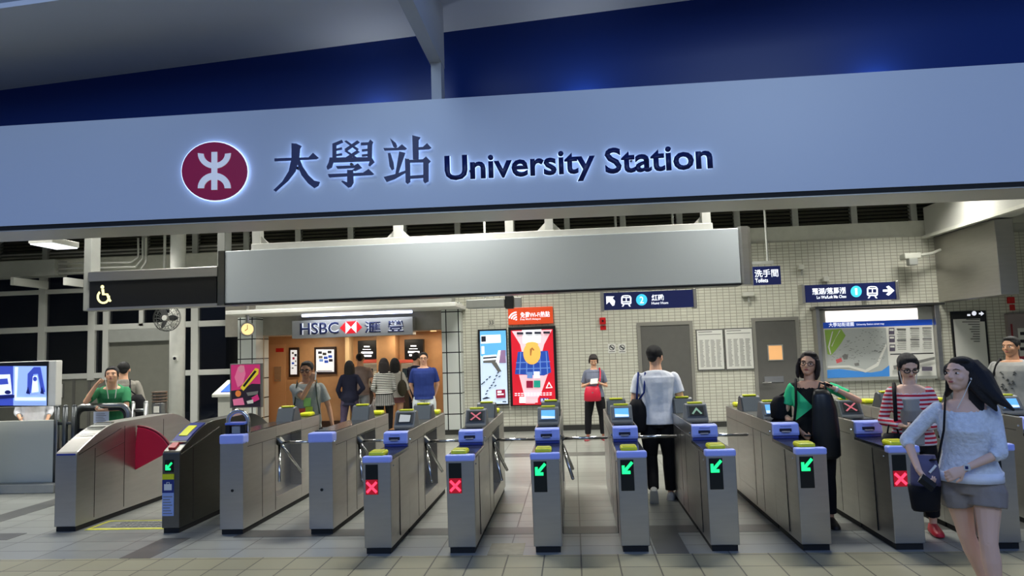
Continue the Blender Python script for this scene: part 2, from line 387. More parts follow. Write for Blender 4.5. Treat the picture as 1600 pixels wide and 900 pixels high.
# ---------------------------------------------------------------- the station name fascia outside
YS = 5.4
zs0, zs1 = 2.815, 3.69
zl = lambda x: zs0 - .0055 * (x + 4.6)
b = MB(); b.prism([(-8, zl(-8) + .03), (8, zl(8) + .03), (8, zs1), (-8, zs1)], 'y', YS, YS + .06); struct('fascia_sign_board', b, SIGNW)
b = MB(); b.prism([(-8, zl(-8) - .005), (8, zl(8) - .005), (8, zl(8) + .03), (-8, zl(-8) + .03)], 'y', YS + .01, YS + .07); struct('trim_fascia_shadow', b, RUBBER)  # black strip put in as the shadow line under the sign board
b = MB(); b.prism([(-8, zl(-8) - .015), (8, zl(8) - .015), (8, zl(8) - .004), (-8, zl(-8) - .004)], 'y', YS + .015, 5.87); struct('fascia_soffit', b, mat('soffit_metal', (190, 188, 180), .35, .3))
b = MB(); b.box(-8, 8, 5.80, 5.87, zs0 - .0, zs1); struct('fascia_rear', b, OFFW)
b = MB(); b.box(-8, 8, YS + .06, 6.06, zs1 - .04, zs1); struct('fascia_top', b, GREYP)
cz = lambda x: 4.60 + .062 * x
b = MB(); b.prism([(-8, 3.6), (8, 3.6), (8, cz(8) + .05), (-8, cz(-8) + .05)], 'y', 6.05, 6.2); struct('wall_navy', b, NAVY)
b = MB()
b.loft([[(x, 4.74, cz(x)), (x, 6.1, cz(x)), (x, 6.1, cz(x) + .04), (x, 4.74, cz(x) + .04)] for x in (-8, 8)]); struct('canopy', b, mat('canopy_grey', (222, 224, 226), .5))
b = MB(); b.box(-14, 12, 6.2, 6.32, 3.6, 5.4); struct('wall_front_light_stop', b, GREYP)  # unseen wall added to stop hall light leaking out above the canopy
xb = at(632, 50, 5.5).x
bx0, bx1 = at(674, 100, 5.55).x, at(693, 100, 5.55).x
b = MB(); b.box(bx0, bx1, 3.0, 5.6, at(684, 105, 5.55).z, cz(-1.1) + .1); struct('beam_canopy', b, mat('canopy_beam', (186, 188, 190), .5), bevel=.006)
b = MB(); b.box(bx0 + .015, bx1 - .005, 5.45, 5.6, zs1, at(684, 105, 5.55).z + .02); struct('post_canopy', b, mat('canopy_beam'))
# ================================================================== station name lettering
YL = YS - .03
HALO = mat('halo_light', (190, 215, 255), .5, emit=1.6)
t = thing('station_emblem', 'red oval emblem with white four-armed mark left of the station name', 'sign', at(336, 268, YS))
poly('disc', [oval(336, 268, 51, 45.5, 40)], YL, CRIM, t, .012)
poly('disc_glow', [oval(336, 268, 52.5, 47, 40)], YL + .012, HALO, t, .006)
poly('disc_bracket', [oval(336, 268, 14, 14, 12)], YS, BLACK, t, .02)
def zz(pts): return [(270 + x / 3.72, 190 + y / 3.72) for x, y in pts]
def arc(cx, cy, r, a0, a1, n=12): return [(cx + r[0] * math.cos(math.radians(a0 + (a1 - a0) * i / n)), cy + r[1] * math.sin(math.radians(a0 + (a1 - a0) * i / n))) for i in range(n + 1)]
up = arc(243, 184, (96, 90), 0, 180, 18) + arc(243, 188, (62, 54), 180, 0, 18)
dn = arc(243, 388, (96, 90), 180, 360, 18) + arc(243, 388, (60, 52), 360, 180, 18)
poly('mark', [zz(up), zz(dn), zz([(227, 178), (260, 177), (260, 397), (226, 398)])], YL - .012, mat('white_mark', (240, 244, 250), .4, emit=.22), t, .006)
G1_ = [[(594, 216), (700, 212), (792, 210), (818, 183), (850, 212), (836, 220), (594, 232)],
       [(693, 128), (722, 130), (750, 144), (741, 158), (736, 215), (715, 290), (672, 345), (600, 408), (588, 400), (640, 350), (677, 290), (693, 215)],
       [(722, 218), (738, 216), (756, 262), (790, 312), (825, 345), (856, 352), (848, 374), (824, 388), (790, 362), (752, 315), (733, 270)]]
G2_ = [[(930, 130), (985, 108), (992, 122), (952, 140), (952, 226), (930, 226)],
       [(1095, 124), (1140, 122), (1150, 106), (1166, 120), (1160, 134), (1158, 222), (1134, 222), (1134, 138), (1095, 140)],
       [(948, 160), (985, 152), (985, 164), (948, 172)], [(948, 192), (985, 186), (985, 198), (948, 204)],
       [(1102, 164), (1138, 160), (1138, 172), (1102, 176)], [(1102, 194), (1138, 190), (1138, 202), (1102, 206)],
       [(1000, 118), (1012, 112), (1082, 160), (1072, 172)], [(1076, 112), (1088, 122), (1012, 174), (1000, 164)],
       [(1000, 174), (1012, 168), (1082, 216), (1072, 226)], [(1076, 168), (1088, 178), (1012, 228), (998, 218)],
       [(916, 212), (1140, 210), (1150, 196), (1174, 236), (1146, 262), (1140, 258), (1148, 232), (934, 240), (926, 268), (902, 280), (898, 266), (910, 240)],
       [(952, 262), (1060, 258), (1080, 246), (1102, 270), (1060, 290), (1046, 284), (1066, 272), (960, 276)],
       [(906, 308), (1110, 300), (1142, 278), (1172, 306), (1160, 312), (912, 326)],
       [(1018, 284), (1050, 284), (1052, 356), (1038, 380), (1022, 386), (984, 352), (990, 346), (1018, 356)]]
G3_ = [[(1264, 98), (1298, 126), (1306, 146), (1296, 154), (1284, 150)],
       [(1226, 156), (1310, 154), (1334, 134), (1362, 158), (1350, 166), (1232, 170)],
       [(1252, 186), (1266, 184), (1284, 240), (1288, 276), (1274, 284), (1262, 262)],
       [(1318, 176), (1352, 184), (1310, 310), (1296, 306)],
       [(1228, 324), (1300, 306), (1356, 286), (1360, 296), (1290, 336), (1244, 352)],
       [(1394, 82), (1440, 94), (1430, 108), (1430, 222), (1398, 222)],
       [(1428, 152), (1456, 150), (1480, 128), (1504, 154), (1490, 162), (1428, 166)],
       [(1352, 216), (1380, 226), (1382, 352), (1364, 364), (1356, 356)],
       [(1378, 226), (1456, 222), (1474, 206), (1500, 232), (1488, 244), (1488, 348), (1466, 360), (1458, 348), (1458, 238), (1378, 240)],
       [(1378, 318), (1460, 312), (1460, 328), (1378, 334)]]
for G, nm in ((G1_, 'first'), (G2_, 'second'), (G3_, 'third')):
    xs = [p[0] for s_ in G for p in s_]; ys = [p[1] for s_ in G for p in s_]
    c0 = zz([((min(xs) + max(xs)) / 2, (min(ys) + max(ys)) / 2)])[0]
    t = tag(poly('station_character', [zz(s_) for s_ in G], YL, LETTER, None, .012),
            {'first': 'large navy character right after the red oval emblem', 'second': 'large dense navy character, the middle one of three', 'third': 'large navy character just before the word University'}[nm], 'lettering', 'station name characters')
    b = MB()
    for s_ in G:
        P = [at(x, y, YL + .012) for x, y in zz(s_)]; b.prism([(p.x, p.z) for p in P], 'y', YL + .004, YL + .010)
    b.build('letter_glow', HALO, t)
    b = MB(); p = at(c0[0], c0[1], YL); b.cyl((p.x, YL + .006, p.z), (p.x, YS, p.z), .012, n=8); b.build('standoff', BLACK, t)
for wd, px, lb in (('University', (695, 240, 930, 286), 'navy word University on the white fascia, larger of two English words'), ('Station', (945, 229, 1113, 273), 'navy word Station at the right end of the fascia name')):
    # the word is slightly out of level only through the camera's roll
    xa = at(px[0], (px[1] + px[3]) / 2, YL).x; xb_ = at(px[2], (px[1] + px[3]) / 2, YL).x
    if wd == 'University': za, zb_ = at(930, 282, YL).z, at(762, 240.5, YL).z
    else: za, zb_ = at(950, 272, YL).z, at(1043, 226.5, YL).z
    t = tag(text('station_word', wd, (xa, xb_, za, zb_), YL + .004, LETTER, None, .016, .022), lb, 'lettering', 'station name words')
    text('letter_glow', wd, (xa, xb_, za, zb_), YL + .010, HALO, t, .004, .03)
    b = MB(); b.cyl((xa + .2, YL + .006, (za + zb_) / 2), (xa + .2, YS, (za + zb_) / 2), .01, n=8); b.build('standoff', BLACK, t)
# ================================================================== hanging signs over the gates
YH = 8.5
t = thing('blank_sign', 'long blank grey sign box hanging over the gates', 'sign', (-1.1, YH, 2.38))
b = MB(); b.box(-4.30, 2.0, YH, YH + .25, 2.385, 3.045); b.build('panel', GREYSIGN, t, .01, world=True)
b = MB(); b.prism([(2.0, YH + .02), (2.03, YH - .02), (2.10, YH - .02), (2.16, YH + .1), (2.16, YH + .25), (2.0, YH + .25)], 'z', 2.37, 3.06); b.build('end_cap', STEEL, t, world=True)
b = MB(); b.box(-4.38, -4.30, YH - .01, YH + .26, 2.37, 3.05); b.build('end_cap', STEELD, t, world=True)
b = MB(); b.box(-4.3, 2.0, YH - .004, YH + .25, 2.365, 2.385); b.build('bottom_trim', BLACK, t, world=True)
t = thing('sign_hanger', 'white steel hanger frame above the long blank grey sign', 'frame', (-1.1, YH + .12, 3.06))
b = MB(); b.box(-3.98, 1.72, YH + .05, YH + .2, 3.045, 3.13); b.build('rail', WHITE, t, .008, world=True)
for p in (402, 622, 796, 858, 1104):
    x = at(p, 365, YH + .1).x; b = MB(); b.box(x - .05, x + .05, YH + .06, YH + .18, 3.13, 4.75); b.build('hanger_post', WHITE, t, world=True)
    if p != 796:
        for s_ in (-1, 1):
            if (p == 402 and s_ < 0) or (p == 1104 and s_ > 0): continue
            b = MB(); b.prism([(x + s_ * .05, 3.13), (x + s_ * .15, 3.13), (x + s_ * .05, 3.23)], 'y', YH + .1, YH + .14); b.build('gusset', WHITE, t, world=True)
t = thing('accessible_sign', 'black hanging sign box showing a pale wheelchair symbol', 'sign', at(240, 480, YH))
x0, x1, z0, z1 = rect(140, 424, 338, 479, YH)
b = MB(); b.box(x0, x1, YH, YH + .25, z0, z1 + .02); b.build('face', mat('black_sign_face', (16, 16, 16), .3), t, world=True)
b = MB(); b.box(x0 - .02, x1 + .02, YH - .015, YH + .25, z1 - .10, z1 + .03); b.build('header', STEEL, t, .01, world=True)
b = MB(); b.box(x0 - .02, x1 + .02, YH - .015, YH + .25, z0 - .02, z0 + .01); b.build('bottom_trim', STEEL, t, world=True)
for x in (x0 - .06, x1 + .04):
    b = MB(); b.box(x - .04, x + .06, YH + .02, YH + .2, z0 - .02, 4.75); b.build('post', GREYP, t, .006, world=True)
ms = []
def zs(pts): return [(x / 2.6475, 340 + y / 2.6475) for x, y in pts]
wheel = arc(428, 328, (28, 28), -60, -390 + 85, 24)[::1]
ring_ = arc(428, 328, (27, 29), 230, -10, 24) + arc(428, 328, (19, 21), -10, 230, 24)
poly('wheelchair_symbol', [zs(oval(424, 287, 7, 8, 12)), zs(ring_), zs([(420, 296), (431, 296), (432, 314), (446, 314), (446, 321), (424, 321)]), zs([(440, 318), (448, 315), (458, 340), (462, 344), (456, 349), (450, 346)])], YH, mat('pale_yellow_lit', (255, 246, 178), .4, emit=.9), t, .004)
# ------------------------------------------------------------------ lit direction signs
WS = mat('white_sign_print', (240, 244, 255), .4, emit=.8)
CY = mat('cyan_disc', (64, 196, 232), .4, emit=.6)
def zp(o, sc_): return lambda pts: [(o[0] + x / sc_, o[1] + y / sc_) for x, y in pts]
def train(cx, cy, s_):
    o = [(cx + x * s_, cy + y * s_) for x, y in [(-1, .55), (-1, -.6), (-.75, -.95), (-.3, -1.05), (.3, -1.05), (.75, -.95), (1, -.6), (1, .55), (.8, .75), (-.8, .75)]]
    return [(o, WS), ([(cx + x * s_, cy + y * s_) for x, y in rp4(-.72, -.5, -.1, .15)], NAVYS), ([(cx + x * s_, cy + y * s_) for x, y in rp4(.1, -.5, .72, .15)], NAVYS),
            ([(cx + x * s_, cy + y * s_) for x, y in rp4(-.7, .35, .7, .5)], NAVYS), ([(cx + x * s_, cy + y * s_) for x, y in rp4(-.55, -.85, .55, -.7)], NAVYS),
            ([(cx + x * s_, cy + y * s_) for x, y in [(-.6, .8), (-.35, .8), (-.6, 1.2), (-.9, 1.2)]], WS), ([(cx + x * s_, cy + y * s_) for x, y in [(.6, .8), (.35, .8), (.6, 1.2), (.9, 1.2)]], WS)]
def lightbox(label, px, Y, d=.2):
    t = thing('direction_sign', label, 'sign', at((px[0] + px[2]) / 2, px[3], Y))
    slab('face', px, Y, d, NAVYS, t); x0, x1, z0, z1 = rect(*px, Y)
    for x in (x0, x1):
        b = MB(); b.box(x - .03, x + .03, Y - .02, Y + d + .02, z0 - .02, z1 + .02); b.build('end_cap', STEEL, t, .008, world=True)
    return t
def txbox(px, Y): return rect(*px, Y)
YD = 12.6
t = lightbox('navy lit sign for platform 2 with arrow pointing up-left', (941, 455, 1086, 482), YD)
b = MB(); x0, x1, z0, z1 = rect(941, 455, 1086, 482, YD)
for x in (x0 + .3, x1 - .3): b.cyl((x, YD + .1, z1), (x, YD + .1, 4.75), .02, n=8)
b.build('hanger', GREYP, t, world=True)
aw = [(947, 463), (960, 463), (957, 466), (961, 470), (960, 477), (957, 478), (952, 471.5), (947.5, 475.5)]
art('pictograms', [(aw, WS)] + train(978.5, 469.5, 8) + [(oval(1002.5, 468.5, 8.7, 9, 24), CY)], YD, t)
text('numeral', '2', txbox((999.5, 463.5, 1005.5, 474), YD), YD - .012, WS, t, .003, .01)
text('chinese_lettering', '紅磡', txbox((1018, 460, 1037, 470), YD), YD - .002, WS, t, .003, .02)
text('english_lettering', 'Hung Hom', txbox((1018, 471.5, 1044, 476.5), YD), YD - .002, WS, t, .003, .02)
YD2 = 14.2
t = lightbox('navy lit sign for platform 1 with arrow pointing right', (1255, 443, 1402, 470), YD2)
b = MB(); x0, x1, z0, z1 = rect(1255, 443, 1402, 470, YD2)
for x in (x0 + .3, x1 - .3): b.box(x - .03, x + .03, YD2 + .2, YW, z0 + .1, z0 + .18)
b.build('wall_bracket', GREYP, t, world=True)
ar = [(1379.5, 452.5), (1388.5, 452.5), (1384.5, 448), (1388.5, 446.3), (1397.5, 454), (1388.5, 462), (1384.5, 460), (1388.5, 455.8), (1379.5, 455.8)]
art('pictograms', [(ar, WS)] + train(1363, 456, 8.5) + [(oval(1337.5, 455.5, 8.7, 9, 24), CY)], YD2, t)
text('numeral', '1', txbox((1335.8, 450.5, 1339, 461), YD2), YD2 - .012, WS, t, .003, .01)
text('chinese_lettering', '羅湖/落馬洲', txbox((1269, 449.5, 1321, 460), YD2), YD2 - .002, WS, t, .003, .02)
text('english_lettering', 'Lo Wu/Lok Ma Chau', txbox((1276, 461.5, 1322, 466.3), YD2), YD2 - .002, WS, t, .003, .02)
YT = 13.4
t = thing('toilets_sign', 'small navy sign reading Toilets beside the blank grey sign', 'sign', at(1198, 445, YT))
slab('face', (1177, 416, 1220, 445), YT, .08, NAVYS, t, .004)
text('chinese_lettering', '洗手間', txbox((1179, 421, 1216, 433), YT), YT, WS, t, .003, .01)
text('english_lettering', 'Toilets', txbox((1180, 435, 1200, 441.5), YT), YT, WS, t, .003, .015)
b = MB(); p = at(1177, 447, YT); b.box(p.x - .6, p.x + .4, YT + .02, YT + .07, p.z + .4, p.z + .46); b.cyl((p.x + .3, YT + .045, p.z + .4), (p.x + .3, YT + .045, 4.75), .02, n=8); b.build('hanger', GREYP, t, world=True)
# ------------------------------------------------------------------ wall furniture
t = thing('camera_dome', 'off-white security camera on a wall arm near the right corner', 'camera', at(1428, 404, 14.6))
slab('housing', (1414, 395, 1440, 404), 14.4, .25, OFFW, t, .02); slab('lens_block', (1421, 403, 1435, 414), 14.4, .15, GREYP, t, .02)
b = MB(); b.tube([at(1438, 399, 14.5), at(1456, 396, 14.6), at(1470, 390, 14.6)], .03, 8); b.build('arm', OFFW, t, world=True)
for px, lb in (((1248, 413, 1257, 421), 'small off-white junction box above the platform 1 sign, higher of two'), ((1287, 432, 1296, 440), 'small off-white junction box sitting just above the platform 1 sign'), ((1160, 456, 1179, 463), 'flat off-white detector box on the tiles below the Toilets sign')):
    t = tag(slab('junction_box', px, YW - .12, .12, OFFW, None, .015), lb, 'box'); p = at((px[0] + px[2]) / 2, px[3], YW - .06)
    b = MB(); b.tube([p, p + V((0, 0, -.12))], .02, 8); b.build('lens', GREYP, t)
def notice(name, label, px, lines, hdr=None, Y=YW, cat='notice', frame=DGREY, bg_=PAPER, group=None):
    t = thing(name, label, cat, at((px[0] + px[2]) / 2, px[3], Y), group=group)
    x0, x1, z0, z1 = rect(*px, Y - .02); f = .022
    b = MB(); b.box(x0 - f, x1 + f, Y - .03, Y, z0 - f, z1 + f); b.build('frame', frame, t, .004, world=True)
    W, H = x1 - x0, z1 - z0
    b = MB(); b.box(x0, x1, Y - .033, Y - .028, z0, z1); b.build('sheet', bg_, t, world=True)
    b = MB()
    for (u0, u1, v0, v1) in lines: b.box(x0 + u0 * W, x0 + u1 * W, Y - .035, Y - .033, z1 - v1 * H, z1 - v0 * H)
    if lines: b.build('printing', INK, t, world=True)
    return t
ln = [(.06, .6, .03, .05), (.06, .94, .1, .115)]
for c_ in range(4):
    for r_ in range(22): ln.append((.08 + c_ * .22, .08 + c_ * .22 + random.uniform(.12, .18), .25 + r_ * .032, .263 + r_ * .032))
notice('timetable_board', 'framed white timetable between the grey doors, nearer the man in white', (1090, 516, 1130, 577), ln, group='framed timetables between the doors')
notice('timetable_board', 'framed white timetable between the grey doors, beside the door with a lit pane', (1134, 514, 1176, 576), ln, group='framed timetables between the doors')
for px, lb in (((950, 537, 962, 552), 'small white prohibition notice with no smoking symbol, left of the pair'), ((966, 537, 978, 552), 'small white prohibition notice, right of the pair on the tiles')):
    t = tag(slab('prohibition_notice', px, YW - .01, .01, PAPER), lb, 'notice', 'prohibition notices on the tiles')
    cx_, cy_ = (px[0] + px[2]) / 2, px[1] + 6
    b = MB(); c0 = at(cx_, cy_, YW)
    for i in range(20):
        a0, a1 = i * math.pi / 10, (i + 1) * math.pi / 10
        b.prism([(c0.x + r * math.cos(a), c0.z + r * math.sin(a)) for r, a in ((.058, a0), (.058, a1), (.045, a1), (.045, a0))], 'y', YW - .013, YW - .01)
    b.prism([(c0.x - .045, c0.z + .03), (c0.x - .03, c0.z + .045), (c0.x + .045, c0.z - .03), (c0.x + .03, c0.z - .045)], 'y', YW - .014, YW - .01)
    b.box(c0.x - .03, c0.x + .03, YW - .0135, YW - .01, c0.z - .008, c0.z + .008); b.box(c0.x - .06, c0.x + .06, YW - .013, YW - .01, c0.z - .09, c0.z - .08)
    b.build('symbol', INKD, t)
t = thing('fire_alarm', 'red fire alarm box with small red notice on the tiles left of the door', 'alarm', at(942, 510, YW))
slab('box', (937, 496, 946.5, 507), YW - .07, .07, REDP, t, .01); slab('notice', (938, 509, 947, 515.5), YW - .01, .01, REDP, t)
b = MB(); p = at(941.7, 501.5, YW - .07); b.cyl(p, p + V((0, -.015, 0)), .022); b.build('push_button', BLACK, t, world=True)
t = thing('fire_alarm', 'red fire alarm box above the notice cabinet at the right edge', 'alarm', at(1582, 475, 13.9))
slab('box', (1576, 464, 1586, 474), YW - .07, .07, REDP, t, .01); slab('notice', (1578, 476, 1586, 485), YW - .01, .01, REDP, t)
notice('paper_notice', 'white printed notice on the grey panelling right of the display screen', (88, 600, 98, 621), [(.1, .9, .12, .2), (.1, .8, .3, .36), (.1, .9, .45, .51), (.1, .7, .6, .66), (.1, .85, .75, .81)], Y=YG - .03)
# boards on the right
t = thing('area_map_board', 'large lit station area map with blue title strip on the tiled wall', 'map', at(1372, 590, YW))
x0, x1, z0, z1 = rect(1279, 482, 1462, 594, YW - .1)
b = MB(); b.box(x0, x1, YW - .1, YW, z0, z1); b.build('back_panel', GREYP, t, world=True)
for a, c_ in ((x0 - .05, x0 + .02), (x1 - .02, x1 + .07)):
    b = MB(); b.box(a, c_, YW - .22, YW, z0 - .03, z1 + .05); b.build('side_frame', STEEL, t, .006, world=True)
b = MB(); b.box(x0 - .1, x1 + .12, YW - .34, YW, z1 + .02, z1 + .07); b.build('hood', STEELD, t, .006, world=True)
slab('light_strip', (1290, 484, 1434, 501), YW - .12, .03, mat('map_light', (255, 244, 240), .4, emit=1.5), t)
MAPB = mat('map_title_blue', (28, 76, 190), .3, emit=.15); SEA = mat('map_sea', (66, 134, 208), .3, emit=.12); LAND = mat('map_land', (168, 172, 168), .35, emit=.08)
GRN = mat('map_green', (140, 176, 74), .4); RED2 = mat('map_red', (206, 90, 96), .4); RD = mat('map_road', (214, 214, 206), .4)
q = zp((1060, 380), 3.462)
art('map_sheet', [(q([(782, 430), (1372, 412), (1396, 716), (806, 730)]), PAPER), (q([(782, 430), (1372, 412), (1375, 442), (784, 462)]), MAPB),
     (q([(790, 466), (1122, 458), (1142, 720), (806, 730)]), LAND), (q([(804, 686), (870, 680), (950, 690), (1040, 700), (1100, 690), (1140, 660), (1142, 720), (806, 730)]), SEA),
     (q([(790, 470), (880, 464), (904, 500), (880, 540), (850, 580), (826, 606), (806, 600)]), GRN), (q([(850, 630), (880, 620), (886, 640), (856, 650)]), RED2),
     (q([(884, 610), (900, 598), (918, 606), (914, 628), (894, 630)]), INK), (q([(950, 650), (975, 646), (978, 662), (955, 664)]), INK),
     (q([(806, 664), (920, 660), (1010, 684), (1070, 650), (1122, 540), (1126, 556), (1080, 664), (1012, 700), (920, 672), (806, 676)]), RD),
     (q([(830, 478), (836, 476), (816, 560), (826, 600), (820, 602), (808, 560)]), RD), (q([(870, 472), (876, 470), (846, 520), (830, 560), (826, 556)]), RD)], YW - .1, t)
b = MB(); random.seed(3)
ang = 0
for i in range(130):
    u, v = random.uniform(830, 1120), random.uniform(470, 640)
    if u + v < 1440: continue
    p = at(*q([(u, v)])[0], YW - .116); r = random.uniform(.008, .02); b.box(p.x - r, p.x + r, YW - .1165, YW - .115, p.z - .004, p.z + .004)
b.build('map_marks', INK, t, world=True)
sh = [(q([(1146, 598), (1380, 592), (1380, 598), (1146, 604)]), INKD)]
for i, (x, y) in enumerate(((1138, 458), (1140, 500), (1142, 548))): sh += [(q(rp4(x, y, x + 30, y + 36)), mat('map_photo', (90, 84, 100), .4)), (q(rp4(x + 3, y + 6, x + 26, y + 16)), PAPER)]
for cx_, y0_, n_ in ((1180, 462, 12), (1250, 458, 11), (1315, 456, 12)):
    for r_ in range(n_): sh.append((q(rp4(cx_ + (r_ % 3) * 3, y0_ + r_ * 10, cx_ + 50, y0_ + r_ * 10 + (5 if r_ % 6 == 0 else 3))), INKD if r_ % 6 == 0 else INK))
sh += [(q([(1156, 662), (1230, 650), (1300, 632), (1380, 614), (1380, 628), (1300, 648), (1230, 668), (1160, 684)]), INK), (q(rp4(1180, 640, 1215, 656)), INK), (q(rp4(1310, 668, 1366, 690)), mat('map_photo'))]
art('directory_sheet', sh, YW - .102, t)
text('chinese_title', '大學站街道圖', txbox((1292, 504, 1331, 510.5), YW), YW - .104, WS, t, .002, .01)
text('english_title', 'University Station street map', txbox((1335, 505, 1378, 509), YW), YW - .104, WS, t, .002)
q = zp((1340, 280), 2.5)
t = thing('exit_directory', 'tall white exit directory with black header right of the map', 'sign', at(1518, 584, YW))
P = q([(374, 514), (496, 510), (516, 760), (380, 765)])
slab('frame', (1490, 486, 1545, 585), YW - .05, .05, BLACK, t, .004)
slab('sheet', (1493, 498, 1542, 583), YW - .055, .006, PAPER, t)
sh = [(q([(482, 516), (482, 522), (474, 522), (474, 528), (482, 528), (482, 534), (494, 525)]), WS), (q(oval(455, 524, 9, 9, 12)), WS), (q(rp4(428, 527, 440, 534)), WS), (q(rp4(478, 540, 496, 556)), INKD)]
for i, w_ in enumerate((52, 68, 45, 30, 40, 34, 26, 28, 36, 24)): sh.append((q(rp4(476 - w_, 546 + i * 9.5, 476, 550 + i * 9.5)), INK))
sh.append((q(rp4(462, 752, 505, 756)), INK))
art('directory_lettering', sh, YW - .056, t)
t = thing('notice_cabinet', 'grey notice cabinet with pink-headed white notice at the right edge', 'cabinet', at(1592, 570, YW))
slab('body', (1578, 489, 1640, 580), YW - .12, .12, mat('cabinet_grey', (140, 128, 128), .4), t, .015)
slab('notice_sheet', (1592, 512, 1640, 556), YW - .125, .006, PAPER, t); slab('header', (1592, 556, 1640, 562), YW - .127, .006, mat('pink_red', (190, 60, 80), .4), t)
slab('door_seam', (1582, 506, 1585, 576), YW - .124, .006, mat('dusty_red', (140, 40, 46), .4), t)
for i in range(3):
    slab('printing', (1594, 518 + i * 12, 1640, 523 + i * 12), YW - .127, .003, INKD, t)
# ------------------------------------------------------------------ advertising lightboxes
q = zp((700, 440), 3.4605)
AD_B = mat('ad_pale_blue', (206, 226, 248), .4, emit=.5); AD_S = mat('ad_sky', (96, 176, 232), .4, emit=.5); AD_W = mat('ad_white', (240, 244, 250), .4, emit=.55)
AD_R = mat('ad_red', (206, 22, 44), .4, emit=.45); AD_P = mat('ad_pink', (246, 196, 206), .4, emit=.5); AD_Y = mat('ad_amber', (244, 186, 90), .4, emit=.45); AD_BL = mat('ad_blue', (36, 76, 176), .4, emit=.35)
AD_D = mat('ad_dark', (36, 40, 60), .4); AD_G = mat('ad_teal', (30, 160, 140), .4, emit=.3); AD_M = mat('ad_maroon', (150, 20, 60), .4, emit=.3)
t = thing('light_box', 'narrow lit advert with pale blue city view and footprints', 'poster', at(770, 633, YW))
slab('case', (748, 514, 793, 634), YW - .1, .1, BLACK, t, .006)
sh = [(q([(172, 268), (312, 264), (324, 660), (180, 662)]), AD_B), (q([(172, 268), (312, 264), (315, 400), (250, 430), (176, 400)]), AD_S), (q([(176, 290), (284, 286), (286, 330), (178, 336)]), AD_W), (q([(180, 296), (204, 295), (205, 324), (181, 326)]), AD_D),
      (q([(180, 350), (196, 349), (198, 390), (182, 392)]), AD_W), (q([(190, 400), (262, 394), (262, 440), (190, 440)]), AD_W), (q([(190, 410), (262, 404), (262, 412), (190, 418)]), AD_D), (q([(190, 428), (262, 422), (262, 440), (190, 440)]), INK),
      (q([(272, 372), (312, 370), (314, 440), (276, 440)]), mat('ad_mauve', (150, 120, 160), .4, emit=.3)), (q([(272, 372), (286, 371), (270, 480), (250, 470)]), AD_W), (q([(236, 440), (262, 436), (290, 486), (270, 488)]), INK)]
for x, y in ((225, 515), (210, 528), (194, 544), (184, 552), (270, 492), (262, 508), (278, 512), (252, 528), (246, 545), (236, 560), (226, 574), (212, 590), (206, 606), (256, 562)): sh.append((q([(x - 6, y + 3), (x + 3, y - 5), (x + 8, y - 2), (x - 1, y + 6)]), AD_D))
sh += [(q([(186, 632), (210, 622), (232, 630), (190, 637)]), AD_D), (q([(260, 584), (310, 582), (312, 628), (262, 630)]), AD_M), (q([(268, 590), (290, 589), (290, 600), (268, 602)]), AD_W), (q([(268, 606), (302, 604), (302, 612), (268, 614)]), AD_W), (q(rp4(296, 646, 316, 652)), AD_D)]
art('artwork', sh, YW - .1, t)
t = thing('light_box', 'wide lit red advert with an amber disc over a blue checked skirt', 'poster', at(834, 633, YW))
slab('case', (796, 510, 870, 634), YW - .1, .1, BLACK, t, .006)
sh = [(q([(340, 264), (566, 256), (582, 664), (352, 668)]), AD_R), (q([(345, 268), (562, 260), (520, 340), (500, 420), (408, 420), (390, 340)]), AD_P), (q([(400, 262), (505, 258), (500, 330), (405, 335)]), AD_W), (q([(384, 505), (540, 500), (505, 600), (470, 660), (420, 660), (408, 600)]), AD_P),
      (q([(378, 380), (540, 374), (558, 490), (520, 508), (440, 505), (362, 500)]), AD_BL)]
for i in range(5): sh.append((q([(392 + i * 34, 378), (396 + i * 34, 378), (390 + i * 38, 500), (384 + i * 38, 500)]), mat('ad_light_blue', (110, 150, 220), .4, emit=.3)))
for z in (436, 470): sh.append((q([(368, z), (552, z - 6), (553, z - 1), (368, z + 5)]), mat('ad_light_blue')))
sh += [(q(oval(454, 388, 47, 60, 28)), AD_Y), (q(oval(454, 340, 34, 14, 20)), AD_Y), (q([(443, 365), (456, 355), (468, 370), (462, 374), (455, 366), (450, 400), (444, 400)]), mat('ad_brown', (180, 120, 60), .4, emit=.2)),
       (q(rp4(428, 488, 458, 522)), mat('ad_light_blue')), (q(rp4(464, 486, 496, 522)), AD_W), (q(rp4(424, 536, 460, 574)), AD_M), (q(rp4(464, 534, 500, 572)), AD_G), (q([(546, 540), (566, 574), (528, 577)]), AD_W), (q([(546, 550), (558, 570), (536, 572)]), AD_R),
       (q(rp4(386, 622, 420, 656)), AD_W), (q(rp4(422, 622, 486, 654)), AD_P), (q(rp4(500, 630, 545, 650)), AD_BL), (q(rp4(504, 652, 545, 660)), AD_M)]
for i in range(4): sh.append((q(rp4(372 + i * 48, 274 - i * 1.5, 408 + i * 48, 286 - i * 1.5)), AD_D))
for r_ in range(2):
    for i in range(12): sh.append((q(rp4(362 + i * 17, 602 + r_ * 10 - i * .3, 374 + i * 17, 607 + r_ * 10 - i * .3)), AD_W))
art('artwork', sh, YW - .1, t)
text('lettering', '8-29', txbox((846, 622, 857, 627), YW), YW - .165, AD_W, t, .002, .01)
t = thing('wifi_sign', 'orange-red free wireless hotspot sign above the lit adverts', 'sign', at(829, 507, YW))
slab('panel', (794, 480, 864, 506.5), YW - .06, .06, ORANGE, t, .006)
x0, x1, z0, z1 = rect(794, 480, 864, 506.5, YW - .06); c0 = at(806.5, 501, YW - .06); b = MB()
